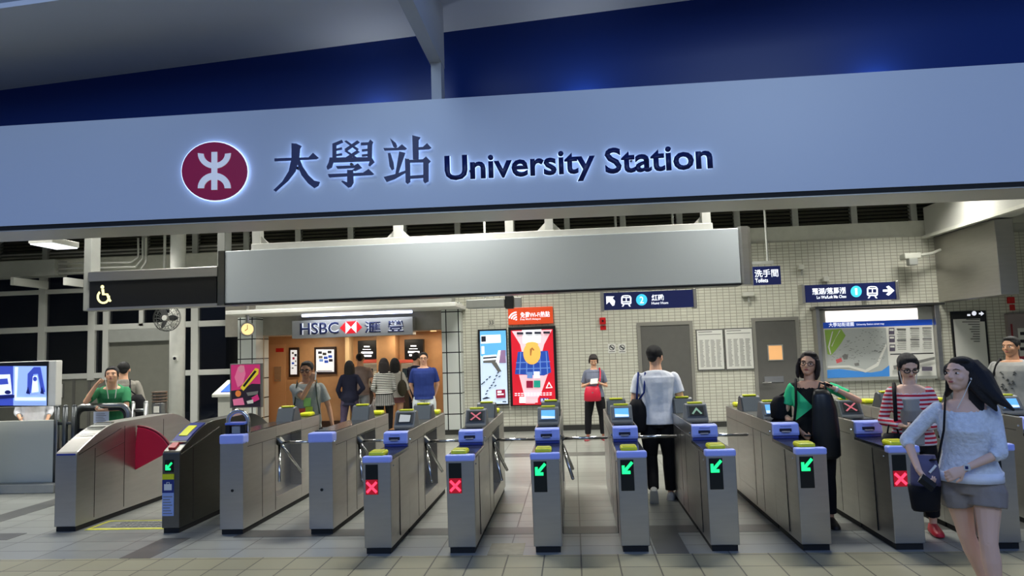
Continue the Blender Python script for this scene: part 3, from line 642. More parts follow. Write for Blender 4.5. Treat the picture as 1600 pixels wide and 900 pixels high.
for r in (.04, .09, .14, .19):
    pts = [(c0.x + .02 + rr * math.cos(a), c0.z + rr * math.sin(a)) for rr, an in ((r, range(9)), (r - .028, range(8, -1, -1))) for a in [math.radians(92 + 70 * i / 8) for i in an]]
    b.prism(pts, 'y', YW - .066, YW - .06)
b.build('wave_symbol', WS, t, world=True)
text('chinese_lettering', '免費Wi-Fi熱點', txbox((813, 487, 859, 496), YW - .06), YW - .062, WS, t, .003, .01)
text('english_lettering', 'Free Wi-Fi Hotspot', txbox((813, 497, 845, 501), YW - .06), YW - .062, WS, t, .003)
t = tag(slab('number_plate', (762, 499, 773, 509), YW - .01, .01, mat('number_plate_grey', (176, 174, 160), .5)), 'small plate numbered 33 above the narrow lit advert', 'plate')
text('numeral', '33', txbox((764, 501, 771, 507), YW), YW - .01, INKD, t, .002)
t = thing('bracket_lamp', 'grey trough lamp under the blank sign near the wireless sign', 'light', at(750, 480, 13.2))
slab('housing', (728, 467, 788, 481), 13.0, .3, GREYP, t, .02); slab('mount', (789, 462, 802, 482), 13.0, .2, BLACK, t, .01); slab('clamp', (803, 464, 815, 480), 13.05, .12, STEEL, t, .01)
p = at(760, 460, 13.1); b = MB(); b.cyl((p.x, 13.1, p.z), (p.x, 13.1, 4.75), .02); b.cyl((p.x - .05, 13.1, p.z - .12), (p.x, 13.1, p.z), .02); b.build('hanger', GREYP, t, world=True)
# ------------------------------------------------------------------ bank front
t = thing('awning', 'thin white awning slab with lit tube above the bank sign', 'awning', at(530, 488, 14.0))
x0, x1, z0, z1 = rect(352, 478, 712, 486, 13.6)
b = MB(); b.box(x0, x1, 13.6, YW, z0 + .01, z0 + .09); b.build('slab', WHITE, t, .01, world=True)
b = MB(); b.box(x0 + .3, x1 - .2, 14.3, 14.8, z0 + .09, z0 + .3); b.build('housing', GREYP, t, .01, world=True)
TUBE = mat('cool_tube', (214, 222, 255), .4, emit=2.2)
p0, p1 = at(472, 493, 14.45), at(644, 491, 14.45); b = MB(); b.tube([p0, (p1.x, p1.y, p0.z)], .035, 10); b.build('lamp_tube', TUBE, t, world=True)
area('bank_tube_lamp', ((p0.x + p1.x) / 2, 14.3, p0.z + .02), 2.1, 16, (.85, .9, 1), rot=(math.radians(60), 0, 0), size_y=.08)
YK = 14.6
t = thing('bank_sign', 'silver bank name sign with red and white hexagon mark', 'sign', at(550, 526, YK))
slab('panel', (456, 498, 645, 526), YK, .3, mat('silver_sign', (168, 168, 166), .35, .4), t, .008)
DB = mat('bank_letter_navy', (20, 34, 84), .4); EDG = mat('letter_edge', (236, 240, 250), .4, emit=.4)
for s_, bx_ in (('HSBC', (469, 504, 529.5, 522.5)), ('滙', (569.5, 502, 595, 520)), ('豐', (606, 501, 631, 518.5))):
    bb = txbox(bx_, YK); text('lettering_edge', s_, bb, YK, EDG, t, .006, .05); text('lettering', s_, bb, YK - .006, DB, t, .008, .018)
HXR = mat('hexagon_red', (214, 22, 34), .4, emit=.25)
art('hexagon_mark', [([(531, 512.5), (540, 502.5), (557, 501.5), (566, 511.5), (557, 520.5), (540, 521.5)], HXR), ([(540, 502.5), (548.5, 511.5), (540, 521.5)], WS), ([(557, 501.5), (557, 520.5), (548.5, 511.5)], WS)], YK, t)
# posters in the alcove
def wposter(label, px, sh_):
    t = thing('wall_poster', label, 'poster', at((px[0] + px[2]) / 2, px[3], YB)); slab('frame', px, YB - .05, .05, mat('dark_wood_frame', (40, 22, 20), .35), t, .008)
    x0, y0, x1, y1 = px; art('sheet', [(rp4(x0 + 3, y0 + 4, x1 - 3, y1 - 4), AD_W)] + sh_, YB - .052, t)
random.seed(5)
s1 = [(rp4(x, y, x + random.uniform(2, 4), y + random.uniform(1.5, 4)), m_) for x, y, m_ in [(456, 550, INK), (460, 553, AD_D), (457, 558, AD_M), (461, 563, INK), (456, 566, AD_BL), (460, 570, INK), (456, 574, INK)]]
wposter('narrow dark framed poster beside the alcove door', (451, 543, 467, 589), s1)
s2 = [(rp4(x, y, x + 6, y + 4), m_) for x, y, m_ in [(497, 549, AD_D), (504, 551, INKD), (512, 548, AD_D), (498, 556, INK), (506, 557, AD_BL), (513, 555, AD_BL), (499, 561, mat('ad_light_blue')), (507, 563, AD_BL), (514, 561, AD_D)]] + [(rp4(496, 579, 519, 580), INK)]
wposter('wide dark framed poster on the alcove wall behind the man phoning', (491, 542, 525, 585), s2)
t = tag(slab('red_notice', (431, 544, 443, 550), YB - .045, .015, REDP, None), 'small red notice on the alcove door', 'notice')
def atm(label, head, strip, mach, low):
    t = thing('cash_machine', label, 'cash machine', at((mach[0] + mach[2]) / 2, 660, YB - .3))
    x0, x1, z0, z1 = rect(*mach, YB - .4); DK = mat('atm_dark', (52, 48, 44), .4); GY = mat('atm_grey', (128, 124, 116), .35)
    b = MB(); b.box(x0 - .02, x1 + .02, YB - .36, YB, 0, z0); b.build('cabinet', mat('atm_brown', (74, 58, 44), .4), t, .01, world=True)
    b = MB(); b.prism([(YB - .42, z0), (YB - .42, z0 + .05), (YB - .26, z1 - .1), (YB - .24, z1), (YB, z1), (YB, z0)], 'x', x0, x1); b.build('fascia', GY, t, .012, world=True)
    def on(u0, u1, v0, v1, nm, m, off=.012):
        def pt(v): return (YB - .42 + .16 * v - off, z0 + .05 + (z1 - .15 - z0) * v)
        a, c_ = pt(v0), pt(v1); W = x1 - x0
        b = MB(); b.loft([[(x0 + u * W, y + dd, z) for (y, z), dd in ((a, 0), (c_, 0), (c_, .02), (a, .02))] for u in (u0, u1)]); b.build(nm, m, t, world=True)
    on(.12, .72, .45, .95, 'screen', mat('atm_screen', (30, 44, 52), .2, emit=.2)); on(.12, .5, .12, .34, 'keypad', DK); on(.6, .92, .12, .26, 'cash_slot', DK); on(.78, .95, .5, .8, 'card_reader', mat('atm_reader', (180, 176, 160), .4))
    slab('header', head, YB - .2, .2, BLACK, t, .008); slab('red_strip', strip, YB - .22, .2, mat('atm_red', (196, 90, 76), .4, emit=.1), t)
    x, y = (head[0] + head[2]) / 2, (head[1] + head[3]) / 2
    art('header_lettering', [(rp4(x - 5, y - 6, x + 4, y - 4), WS), (rp4(x - 7, y - 1, x + 6, y), WS), (rp4(x - 9, y + 3, x + 9, y + 6), WS), (rp4(x - 7, y + 8, x + 7, y + 11), WS)], YB - .2, t)
    return t
atm('cash machine left of the beige pillar', (559, 532, 588, 561), (559, 562, 588, 567), (562, 568, 588, 606), 0)
atm('cash machine right of the beige pillar beside the man in blue', (632, 530, 661, 561), (623, 562, 651, 566.5), (624, 567.5, 650, 606), 0)
t = thing('hanging_clock', 'round double-faced clock with a warm lit dial hanging from the awning', 'clock', at(386, 497, 13.9))
c0 = at(386.5, 514.5, 13.9); r = .125
b = MB(); b.tube([c0 + V((0, 0, r - .02)), c0 + V((0, 0, .5))], .035, 8); b.build('stem', STEEL, t, world=True)
b = MB(); n_ = V((.5, -1, 0)).normalized()
b.cyl(c0 - n_ * .06, c0 + n_ * .06, r + .02, n=28); b.build('case', STEEL, t, .006, world=True)
b = MB(); b.cyl(c0 + n_ * .058, c0 + n_ * .066, r - .01, n=28); b.build('dial', mat('dial_lit', (255, 220, 150), .4, emit=.9), t, world=True)
s_ = n_.cross(V((0, 0, 1)))
b = MB(); b.tube([c0 + n_ * .07, c0 + n_ * .07 + V((0, 0, .09))], .006, 6); b.tube([c0 + n_ * .07, c0 + n_ * .07 + s_ * .05 - V((0, 0, .03))], .008, 6); b.build('hand', INKD, t, world=True)
# ================================================================== ticket gates
def rbox(nm, x0, x1, y0, y1, z0, z1, m, t, bv=.006):
    b = MB(); b.box(x0, x1, y0, y1, z0, z1); return b.build(nm, m, t, bv)
HW = .118
GLED = {}
def arrow_led(t, y, cx, cz, s_=1.0):
    pts = [(-.043, -.052), (-.043, .018), (-.02, .018), (-.02, -.008), (.035, .052), (.052, .036), (-.004, -.026), (.026, -.026), (.026, -.052)]
    b = MB(); b.prism([(cx + x * s_, cz + z * s_) for x, z in pts], 'y', y - .004, y); return b.build('arrow_light', LEDG, t)
def cross_led(t, y, cx, cz, s_=1.0):
    b = MB()
    for sg in (1, -1):
        pts = [(-.05, -.035 * sg), (-.035, -.05 * sg), (.05, .035 * sg), (.035, .05 * sg)]
        b.prism([(cx + x * s_, cz + z * s_) for x, z in pts], 'y', y - .006, y - .003)
    return b.build('cross_light', LEDR, t)
SCRB = mat('console_screen_blue', (96, 168, 236), .3, emit=.8)
SCRD = mat('console_screen_dark', (40, 44, 42), .3)
def console(t, y0, face, screen, lz=.95):
    """wedge on the gate top; face -1 looks at the plaza, +1 at the hall; screen: what shows"""
    f = face; yy = lambda d: y0 + d * (-f)
    hw = .105; prof = [(0, lz), (.02, lz + .03), (.10, lz + .155), (.15, lz + .165), (.20, lz + .15), (.27, lz)]
    b = MB(); b.prism([(yy(d), z) for d, z in prof], 'x', -hw, hw); c = b.build('console', CONS if screen is None else CONSL, t, .008)
    if screen is None:                                # the plain back with its raised edge
        b = MB(); b.prism([(yy(.285), lz + .003), (yy(.215), lz + .15), (yy(.208), lz + .146), (yy(.272), lz)], 'x', -hw + .012, hw - .012); b.build('back_plate', mat('slate_plastic', (84, 90, 94), .35), c)
    else:
        def fp(u, v, off): return (u, yy(.02 + .08 * v - off), lz + .03 + .125 * v + off * .6)
        def quad(u0, u1, v0, v1, off, nm, m):
            b = MB(); b.loft([[fp(u, v, o) for v, o in ((v0, off), (v1, off), (v1, -.004), (v0, -.004))] for u in (u0, u1)]); return b.build(nm, m, c)
        quad(-.09, .09, .08, .92, .004, 'bezel', CONS if screen != 'blue' else CONSL)
        s2 = quad(-.068, .068, .18, .82, .007, 'screen', SCRB if screen == 'blue' else SCRD)
        def ln(pts, m, nm):
            b = MB()
            for P in pts:
                b.loft([[fp(u, v, .009) for u, v in P], [fp(u, v, .0065) for u, v in P]])
            b.build(nm, m, c)
        if screen == 'cross': ln([[(-.055, .25), (-.042, .2), (.055, .75), (.042, .8)], [(-.055, .75), (-.042, .8), (.055, .25), (.042, .2)]], mat('dim_red', (206, 110, 120), .4, emit=.4), 'screen_cross')
        elif screen == 'arrow': ln([[(-.05, .3), (0, .75), (.05, .3), (.035, .25), (0, .55), (-.035, .25)]], mat('dim_green', (140, 176, 150), .4, emit=.3), 'screen_arrow')
        elif screen == 'blue': ln([[(-.066, .2), (.066, .2), (.066, .34), (-.066, .40)]], mat('screen_white', (220, 236, 250), .3, emit=.6), 'screen_band')
        elif screen == 'sheet': ln([[(-.055, .2), (.055, .2), (.06, .7), (-.05, .76)]], PAPER, 'screen_sheet')
    rbox('reader_strip', -.07, .07, min(yy(.19), yy(.12)), max(yy(.19), yy(.12)), lz + .158, lz + .175, YELP, c, .004)
    return c
def tripod(t, hx, hy, hz, L=.485, spin=0, flat=True):
    b = MB(); u = V((1, 0, -1)).normalized()
    b.cyl(V((hx - .05, hy, hz + .05)), V((hx + .035, hy, hz - .02)), .055, .04); hub = b.build('turnstile_hub', STEELD, t, .006)
    a1 = V((1, 0, 0)) if flat else V((.8, -.5, -.33)).normalized()
    for i in range(3):
        d = Quaternion(u, math.radians(120 * i + spin)) @ a1
        b = MB(); b.tube([V((hx, hy, hz)), V((hx, hy, hz)) + d * L], .017, 10); b.ell(V((hx, hy, hz)) + d * L, (.017, .017, .017), nu=10, nv=6)
        b.build('turnstile_arm', CHROME, hub, smooth=True)
def body(t, y0, y1, cav0, cav1):
    """steel cabinet with the turnstile recess in its right side"""
    z0, z1 = .05, .95
    rbox('plinth', -HW + .012, HW - .012, y0 + .02, y1 - .03, 0, z0, RUBBER, t, 0)
    b = MB()
    b.box(-HW, HW, y0, y0 + cav0, z0, z1); b.box(-HW, HW, y0 + cav1, y1, z0, z1)
    b.box(-HW, HW, y0 + cav0, y0 + cav1, z0, .20); b.box(-HW, HW, y0 + cav0, y0 + cav1, .84, z1)
    b.box(-HW, HW - .13, y0 + cav0, y0 + cav1, .2, .84)
    b.build('cabinet', STEEL, t, .004)
    rbox('top_plate', -HW + .012, HW - .012, y0 + .06, y1 - .02, z1, z1 + .004, STEELD, t, 0)
    for sg in (-1, 1):
        for yy in (y0 + cav0 * .55, y0 + cav0 - .03):
            b = MB(); x = sg * HW; b.box(min(x, x + sg * .0015), max(x, x + sg * .0015), yy, yy + .006, z0 + .02, z1 - .12); b.build('panel_seam', RUBBER, t)
        b = MB(); x = sg * HW; b.box(min(x, x + sg * .003), max(x, x + sg * .003), y0 + .1, y1 - .04, .825, .832); b.build('rail_seam', STEELD, t)
        b = MB(); p = V((sg * HW, y0 + .06, .87)); b.ell(p, (.012, .012, .012), nu=8, nv=6); b.build('sensor', CHROME, t)
def gate(label, x, y, state, screen, spin=0, flat=True):
    t = thing('ticket_gate', label, 'ticket gate', (x, y, 0), 0, 'two-way ticket gates')
    yb = .69; L = 1.95
    # low entry module
    rbox('plinth', -HW + .014, HW - .014, .015, yb, 0, .05, RUBBER, t, 0)
    b = MB(); b.loft([[(-HW, 0, .05), (HW, 0, .05), (HW, yb, .05), (-HW, yb, .05)], [(-HW - .004, -.012, .775), (HW + .004, -.012, .775), (HW + .004, yb, .785), (-HW - .004, yb, .785)]])
    b.build('entry_module', STEEL, t, .006)
    rbox('front_cap', -HW - .008, HW + .008, -.02, .06, .765, .822, BLUEP, t, .014)
    rbox('top_plate', -HW - .003, HW + .003, .06, yb, .785, .812, mat('dark_glossy_top', (56, 58, 62), .15, .5), t, .004)
    b = MB(); b.box(-.085, .055, .03, .20, .81, .855); rd = b.build('card_reader', YELP, t, .018)
    rbox('reader_pad', -.07, .04, .05, .17, .855, .858, mat('reader_pad', (186, 188, 24), .4), rd, 0)
    # display
    pn = rbox('display', -.098, .012, -.0145, 0, .50, .755, LEDK, t, .003)
    if state == 'go': arrow_led(pn, -.0148, -.043, .69)
    else:
        b = MB(); b.box(-.096, .010, -.017, -.0145, .502, .626); b.build('red_field', LEDRB, pn); cross_led(pn, -.0148, -.043, .563)
    for sg in (-1, 1):
        b = MB(); x_ = sg * HW; b.box(min(x_, x_ + sg * .006), max(x_, x_ + sg * .006), .3, .306, .08, .77); b.build('panel_seam', RUBBER, t)
        b = MB(); b.ell((sg * (HW + .003), .08, .73), (.008, .008, .008), nu=8, nv=6); b.build('sensor', CHROME, t)
    body(t, yb, yb + L, .72, 1.42)
    # raised ticket box
    b = MB(); b.prism([(yb - .05, .865), (yb - .035, .945), (yb + .05, .955), (yb + .05, .84), (yb - .045, .84)], 'x', -HW + .002, HW - .002); tb = b.build('ticket_box', BLUEP, t, .008)
    rbox('ticket_box_base', -HW + .008, HW - .008, yb - .03, yb, .812, .845, BLUED, tb, .004)
    rbox('ticket_slot', -.06, .045, yb - .056, yb - .03, .878, .905, mat('slot_navy', (24, 26, 52), .4), tb, .003)
    rbox('slot_lip', -.045, .03, yb - .075, yb - .05, .872, .882, mat('slot_lip', (150, 150, 160), .3), tb, .003)
    rbox('slot_label', -.05, .045, yb - .047, yb - .035, .922, .935, mat('label_blue', (150, 164, 240), .4), tb, 0)
    rbox('black_deck', -HW + .02, HW - .02, yb + .06, yb + .3, .954, .962, GLOSSB, t, .002)
    console(t, yb + .30, -1, screen)
    console(t, yb + L - .52, 1, None)
    rd = rbox('card_reader', -.055, .085, yb + L - .22, yb + L - .05, .954, 1.0, YELP, t, .018)
    tripod(t, HW - .02, yb + .86, .745, spin=spin, flat=flat)
    return t
XG = -1.72; PX = .7245
S = [('stop', 'sheet', 'ticket gate with red cross and a paper sheet lying on its console'),
     ('stop', 'cross', 'ticket gate with red crosses on front and console, below the lit adverts'),
     ('go', 'blue', 'green-arrow ticket gate with blue screen, below the wide lit red advert'),
     ('go', 'blue', 'green-arrow ticket gate with blue screen just left of the man in white tee'),
     ('go', 'arrow', 'green-arrow ticket gate with dim arrow screen, right of the man in white tee'),
     ('go', 'blue', 'ticket gate with green arrow just left of the woman in green top'),
     ('stop', 'cross', 'ticket gate with red cross between the woman in green and the woman in stripes'),
     ('go', 'blue', 'ticket gate with green arrow half hidden behind the woman in white knit'),
     ('go', 'blue', 'ticket gate at the right edge, mostly outside the picture, with blue screen')]
for i, (st, scn, lb) in enumerate(S):
    gate(lb, XG + PX * i, 6.10 - .003 * i, st, scn, spin=(0 if i < 5 else 40), flat=True)
def exit_gate(label, x, y, hood):
    t = thing('ticket_gate', label, 'ticket gate', (x, y, 0), 0, 'one-way ticket gates')
    body(t, 0, 2.1, .78, 1.5)
    rbox('front_cap', -HW - .006, HW + .006, -.012, .12, .865, .958, BLUEP, t, .016)
    rbox('top_deck', -HW + .01, HW - .01, .14, 1.2, .954, .962, mat('dark_glossy_top'), t, .002)
    console(t, 1.55, 1, None)
    rbox('card_reader', -.05, .09, 1.86, 2.04, .954, 1.0, YELP, t, .018)
    b = MB(); b.cyl((.01, -.006, .42), (.01, .0, .42), .014); b.build('key_lock', BLACK, t)
    tripod(t, HW - .02, .92, .76)
    if hood:
        b = MB(); pts = [V((-.105, .14, .95))] + [V((.105 * -math.cos(math.radians(a)), .14, 1.07 + .105 * math.sin(math.radians(a)))) for a in range(0, 181, 15)] + [V((.105, .14, .95))]
        b.tube(pts, .022, 10); h_ = b.build('hoop', CHROME, t, smooth=True)
        rbox('shelf', -.1, .1, .06, .2, 1.045, 1.065, mat('blue_lit_shelf', (96, 120, 210), .3), h_, .004); rbox('box', -.05, .04, .1, .19, .955, 1.03, GREYP, h_, .006); rbox('pillar', -.105, -.06, .08, .2, .955, 1.05, BLACK, h_, .004); rbox('pillar', .05, .1, .08, .2, .955, 1.05, BLACK, h_, .004)
    return t
exit_gate('one-way gate with blue cap carrying a chrome hoop on its top', -3.365, 6.80, True)
exit_gate('one-way gate with plain steel front between the hooped gate and the first red cross', -2.46, 6.77, False)
# ---------------------------------------------------------------- wide accessible gate
def hood_profile(L):
    fr = [(0, .05), (0, .78), (.02, .80)]
    top = [(.02 + .68 * i / 10, .80 + .235 * math.sin(math.radians(90 * i / 10))) for i in range(1, 11)]
    return fr + top + [(L - .7, 1.035)] + [(L - .7 + .68 * i / 10, .80 + .235 * math.cos(math.radians(90 * i / 10))) for i in range(1, 11)] + [(L, .78), (L, .05)]
t = thing('wide_gate', 'wide curved-top steel gate cabinet with a crimson fan flap', 'ticket gate', (-5.22, 6.99, 0), 0, 'wide gate cabinets')
b = MB(); b.prism(hood_profile(2.35), 'x', -.115, .115); b.build('cabinet', STEEL, t, .006)
rbox('plinth', -.105, .105, .02, 2.33, 0, .05, RUBBER, t, 0)
for sg in (1, -1):
    for y in (.28, .78, 1.55):
        b = MB(); x = sg * .115; b.box(min(x, x + sg * .002), max(x, x + sg * .002), y, y + .006, .08, .98 if y > .5 else .8); b.build('panel_seam', RUBBER, t)
    b = MB(); x = sg * .115; b.prism([(.03, .76), (.03, .77), (.72, .965), (.72, .955)], 'x', min(x, x + sg * .002), max(x, x + sg * .002)); b.build('panel_seam', STEELD, t)
    b = MB(); b.prism([(.3, .70), (.3, .706), (.78, .80), (.78, .794)], 'x', min(x, x + sg * .002), max(x, x + sg * .002)); b.build('panel_seam', STEELD, t)
for k in range(4):                                     # ridges across the sloping front
    a = 15 + k * 17; i = a / 9; y = .02 + .68 * i / 10; z = .80 + .235 * math.sin(math.radians(a))
    b = MB(); b.prism([(y, z), (y + .05, z + .022), (y + .1, z + .03), (y + .1, z - .03), (y, z - .03)], 'x', -.1, .1); b.build('ridge', CHROME, t, .004)
rbox('front_strip', -.1, .1, -.006, .0, .765, .785, BLUED, t, 0)
b = MB(); h0 = V((.115, 1.0, .47))
pts = [(h0.x - .03, h0.z - .03)] + [(h0.x + .47 * math.cos(math.radians(a)), h0.z + .47 * math.sin(math.radians(a)) * 1.0) for a in range(24, 89, 4)]
b.prism(pts, 'y', .985, 1.015); fl = b.build('fan_flap', mat('crimson_flap', (214, 18, 62), .4), t, .008)
b = MB(); b.tube([V((h0.x + .48 * math.cos(math.radians(a)), 1.0, h0.z + .48 * math.sin(math.radians(a)))) for a in range(24, 89, 4)], .014, 8); b.build('flap_rim', mat('dark_crimson', (110, 8, 30), .5), fl, smooth=True)
t = thing('wide_gate', 'narrow curved-top gate cabinet with green arrow and luggage sticker', 'ticket gate', (-4.03, 6.88, 0), 0, 'wide gate cabinets')
b = MB(); b.prism(hood_profile(2.2), 'x', -.09, .09); b.build('cabinet', STEELD, t, .006)
rbox('plinth', -.08, .08, .02, 2.18, 0, .05, RUBBER, t, 0)
rbox('display', -.06, .025, -.008, 0, .595, .715, LEDK, t, .002); arrow_led(t, -.009, -.018, .655, .75)
rbox('yellow_sticker', -.085, .035, -.006, 0, .525, .578, YELP, t, 0)
rbox('luggage_sticker', -.085, .035, -.005, 0, .17, .52, mat('sticker_pale_blue', (150, 170, 216), .5), t, 0)
rbox('sticker_header', -.085, .035, -.007, -.005, .395, .52, mat('sticker_navy', (24, 44, 120), .5), t, 0)
b = MB()
b.box(-.065, .015, -.009, -.007, .42, .48)
for x in (-.045, -.03, -.015, 0): pass
b.box(-.04, -.034, -.009, -.007, .48, .5); b.box(-.014, -.008, -.009, -.007, .48, .5); b.box(-.04, -.008, -.009, -.007, .495, .5)
b.build('luggage_symbol', WHITE, t)
b = MB()
for r_ in range(7): b.box(-.075, .02 - (r_ % 3) * .012, -.0065, -.005, .19 + r_ * .027, .198 + r_ * .027)
b.build('sticker_printing', INK, t)
rbox('seam', .09, .092, .25, .256, .08, .8, RUBBER, t, 0); rbox('seam', .09, .092, .85, .856, .08, .95, RUBBER, t, 0)
b = MB(); b.prism([(.02, .758), (.02, .768), (.8, .955), (.8, .945)], 'x', .09, .092); b.build('seam', CHROME, t)
def onhood(a0, a1, x0, x1, off, nm, m, par):
    rings = []
    for a in (a0, (a0 * 2 + a1) / 3, (a0 + a1 * 2) / 3, a1):
        y = .02 + .68 * (a / 9) / 10; z = .80 + .235 * math.sin(math.radians(a))
        rings.append([(x0, y - off * .5, z + off), (x1, y - off * .5, z + off), (x1, y, z - .01), (x0, y, z - .01)])
    b = MB(); b.loft(rings); return b.build(nm, m, par)
r_ = onhood(18, 66, -.08, .08, .014, 'reader_panel', mat('reader_navy', (26, 42, 120), .3), t)
onhood(28, 54, -.05, .04, .02, 'reader_pad', YELP, r_); onhood(3, 13, -.05, .02, .02, 'red_reader', mat('reader_red', (170, 30, 36), .4), t); onhood(14, 17, -.085, .085, .016, 'trim', CHROME, t)
# yellow floor line with black lettering strip between the two
b = MB(); YL_ = mat('yellow_floor_paint', (206, 204, 70), .6, noise=.15, nscale=20)
b.box(-5.05, -4.14, 7.05, 7.11, 0, .004); b.box(-5.05, -4.14, 7.42, 7.44, 0, .004); b.box(-5.05, -5.02, 7.11, 7.42, 0, .004); b.box(-4.17, -4.14, 7.11, 7.42, 0, .004)
t = tag(b.build('floor_marking', YL_), 'yellow painted floor frame between the two curved gate cabinets', 'floor marking')
b = MB(); random.seed(2)
for r_ in range(3):
    x = -4.85
    while x < -4.3: 
        w_ = random.uniform(.02, .06); b.box(x, x + w_, 7.17 + r_ * .08, 7.21 + r_ * .08, 0, .004); x += w_ + .02
b.build('printing', INK, t)
# ================================================================== kiosk, rails, column fittings
YQ = 9.07
t = thing('information_kiosk', 'grey screen panel on a low plinth at the left edge', 'kiosk', at(20, 777, YQ))
x0, x1, z0, z1 = rect(-120, 660, 78, 765, YQ); xr_ = at(85, 770, YQ).x
b = MB(); b.box(x0, xr_, YQ - .02, YQ + .5, 0, .12); b.build('plinth', GREYP, t, .012, world=True)
b = MB(); b.box(x0, x1, YQ + .12, YQ + .16, .12, z1); b.build('screen_panel', mat('frosted_panel', (196, 198, 188), .4), t, .006, world=True)
b = MB(); b.box(x1 - .02, x1 + .02, YQ + .1, YQ + .18, .12, z1); b.build('edge_post', STEEL, t, world=True)
YV = 8.8
t = thing('display_screen', 'flat screen in a white case showing a bluish video at the left edge', 'screen', at(20, 640, YV))
slab('case', (-90, 566, 87, 637), YV, .12, WHITE, t, .012)
slab('bezel', (-80, 567, 75, 636), YV - .006, .01, BLACK, t)
TVB = mat('video_blue', (150, 180, 240), .3, emit=.75); TVD = mat('video_dark_blue', (60, 80, 190), .3, emit=.6); TVW = mat('video_white', (226, 236, 250), .3, emit=.8); TVK = mat('video_navy', (24, 34, 110), .3, emit=.4)
q = zp((0, 540), 2.5)
art('picture', [(q(rp4(-180, 80, 182, 234)), TVB), (q(rp4(-180, 80, 52, 234)), TVD), (q([(-180, 120), (40, 112), (48, 190), (-180, 205)]), TVW), (q([(-150, 140), (30, 128), (34, 150), (-150, 165)]), TVD), (q([(-180, 205), (60, 192), (60, 204), (-180, 222)]), TVK),
     (q([(60, 84), (72, 84), (66, 200), (58, 205)]), TVW), (q([(110, 110), (134, 84), (160, 84), (178, 180), (164, 190), (150, 110), (132, 112), (122, 185), (108, 190)]), TVD), (q([(130, 120), (146, 116), (152, 180), (126, 184)]), TVW), (q(oval(139, 130, 8, 9, 12)), TVD),
     (q([(104, 186), (112, 160), (120, 190)]), TVK), (q([(160, 186), (166, 160), (176, 190)]), TVK), (q(rp4(60, 202, 182, 214)), TVW), (q(oval(-20, 186, 16, 9, 12)), TVK), (q(oval(34, 182, 12, 8, 12)), TVK)], YV - .008, t)
b = MB(); px = at(-40, 640, YV).x; b.box(px - .06, px + .06, YV + .12, YV + .2, .12, at(0, 640, YV).z + .3); b.build('stand', GREYP, t, world=True)
SILV = mat('satin_steel_rail', (150, 152, 152), .3, .9); DKR = mat('dark_rail', (70, 74, 76), .35, .6)
# hooped barrier the man leans on
YR = 9.3
t = thing('hoop_barrier', 'rounded chrome hoop barrier with a paper notice, under the leaning man in green', 'barrier', at(157, 700, YR))
xa, xb2 = at(117, 645, YR).x, at(201, 645, YR).x; zt = at(160, 634, YR).z
def hoop(xa, xb2, zt, r, rad):
    pts = [V((xa, YR, 0)), V((xa, YR, zt - r))]
    pts += [V((xa + r - r * math.cos(math.radians(a)), YR, zt - r + r * math.sin(math.radians(a)))) for a in range(15, 91, 15)]
    pts += [V((xb2 - r + r * math.sin(math.radians(a)), YR, zt - r + r * math.cos(math.radians(a)))) for a in range(0, 91, 15)]
    return pts + [V((xb2, YR, 0))]
b = MB(); b.tube(hoop(xa, xb2, zt, .13, .035), .036, 12); b.build('hoop', SILV, t, smooth=True, world=True)
b = MB(); b.tube(hoop(xa + .05, xb2 - .05, zt - .05, .1, .02), .02, 10); b.box(xa + .05, xb2 - .05, YR - .02, YR + .02, zt - .36, zt - .30); b.build('inner_frame', BLACK, t, smooth=False, world=True)
b = MB(); b.box(xa, xb2, YR - .015, YR + .015, .1, zt - .34); b.build('infill_panel', mat('dark_infill', (58, 60, 58), .4), t, world=True)
slab('paper_notice', (146, 643, 170, 661), YR - .04, .004, mat('notice_bluish', (206, 212, 228), .5), t)
x0, x1, z0, z1 = rect(146, 643, 170, 661, YR - .045); b = MB()
for r_ in range(5): b.box(x0 + .03, x1 - .04 - .02 * (r_ % 3), YR - .043, YR - .04, z0 + .03 + r_ * .022, z0 + .037 + r_ * .022)
b.build('printing', INK, t, world=True)
def post_rail(label, pxs, y, ztop, rails, m):
    t = thing('barrier_rail', label, 'barrier', (at(pxs[0], 650, y).x, y, 0)); xs_ = [at(p, 650, y).x for p in pxs]
    for x in xs_:
        b = MB(); b.cyl((x, y, 0), (x, y, ztop), .035); b.ell((x, y, ztop), (.035, .035, .03)); b.build('post', m, t, smooth=True, world=True)
    for z in rails:
        b = MB(); b.tube([(xs_[0], y, z), (xs_[-1], y, z)], .022, 10); b.build('rail', m, t, smooth=True, world=True)
post_rail('dark steel barrier rail between the screen and the hoop barrier', (89, 102, 116), 9.2, 1.12, (.9, .55, .3), DKR)
post_rail('chrome barrier rail right of the leaning man, beside the ribbed bin', (207, 228), 9.6, 1.12, (1.02, .6), SILV)
b = MB(); xs0, xs1 = at(92, 650, 9.35).x, at(112, 650, 9.35).x
t = thing('litter_bin', 'cylindrical steel bin with ribbed top beside the round white column', 'bin', at(249, 690, 11.5))
c0 = at(249, 640, 11.5); b = MB(); b.cyl((c0.x, 11.5, 0), (c0.x, 11.5, 1.0), .115, n=24); b.build('drum', SILV, t, .006, world=True)
b = MB(); b.cyl((c0.x, 11.5, 1.0), (c0.x, 11.5, at(249, 612, 11.5).z), .11, n=24); tp = b.build('ribbed_top', STEELD, t, world=True)
for k in range(4):
    z = 1.02 + k * .05; b = MB(); b.cyl((c0.x, 11.5, z), (c0.x, 11.5, z + .022), .122, n=24); b.build('rib', mat('copper_rib', (150, 130, 116), .35, .7), t, world=True)
slab('label', (240, 635, 248, 645), 11.37, .012, PAPER, t)
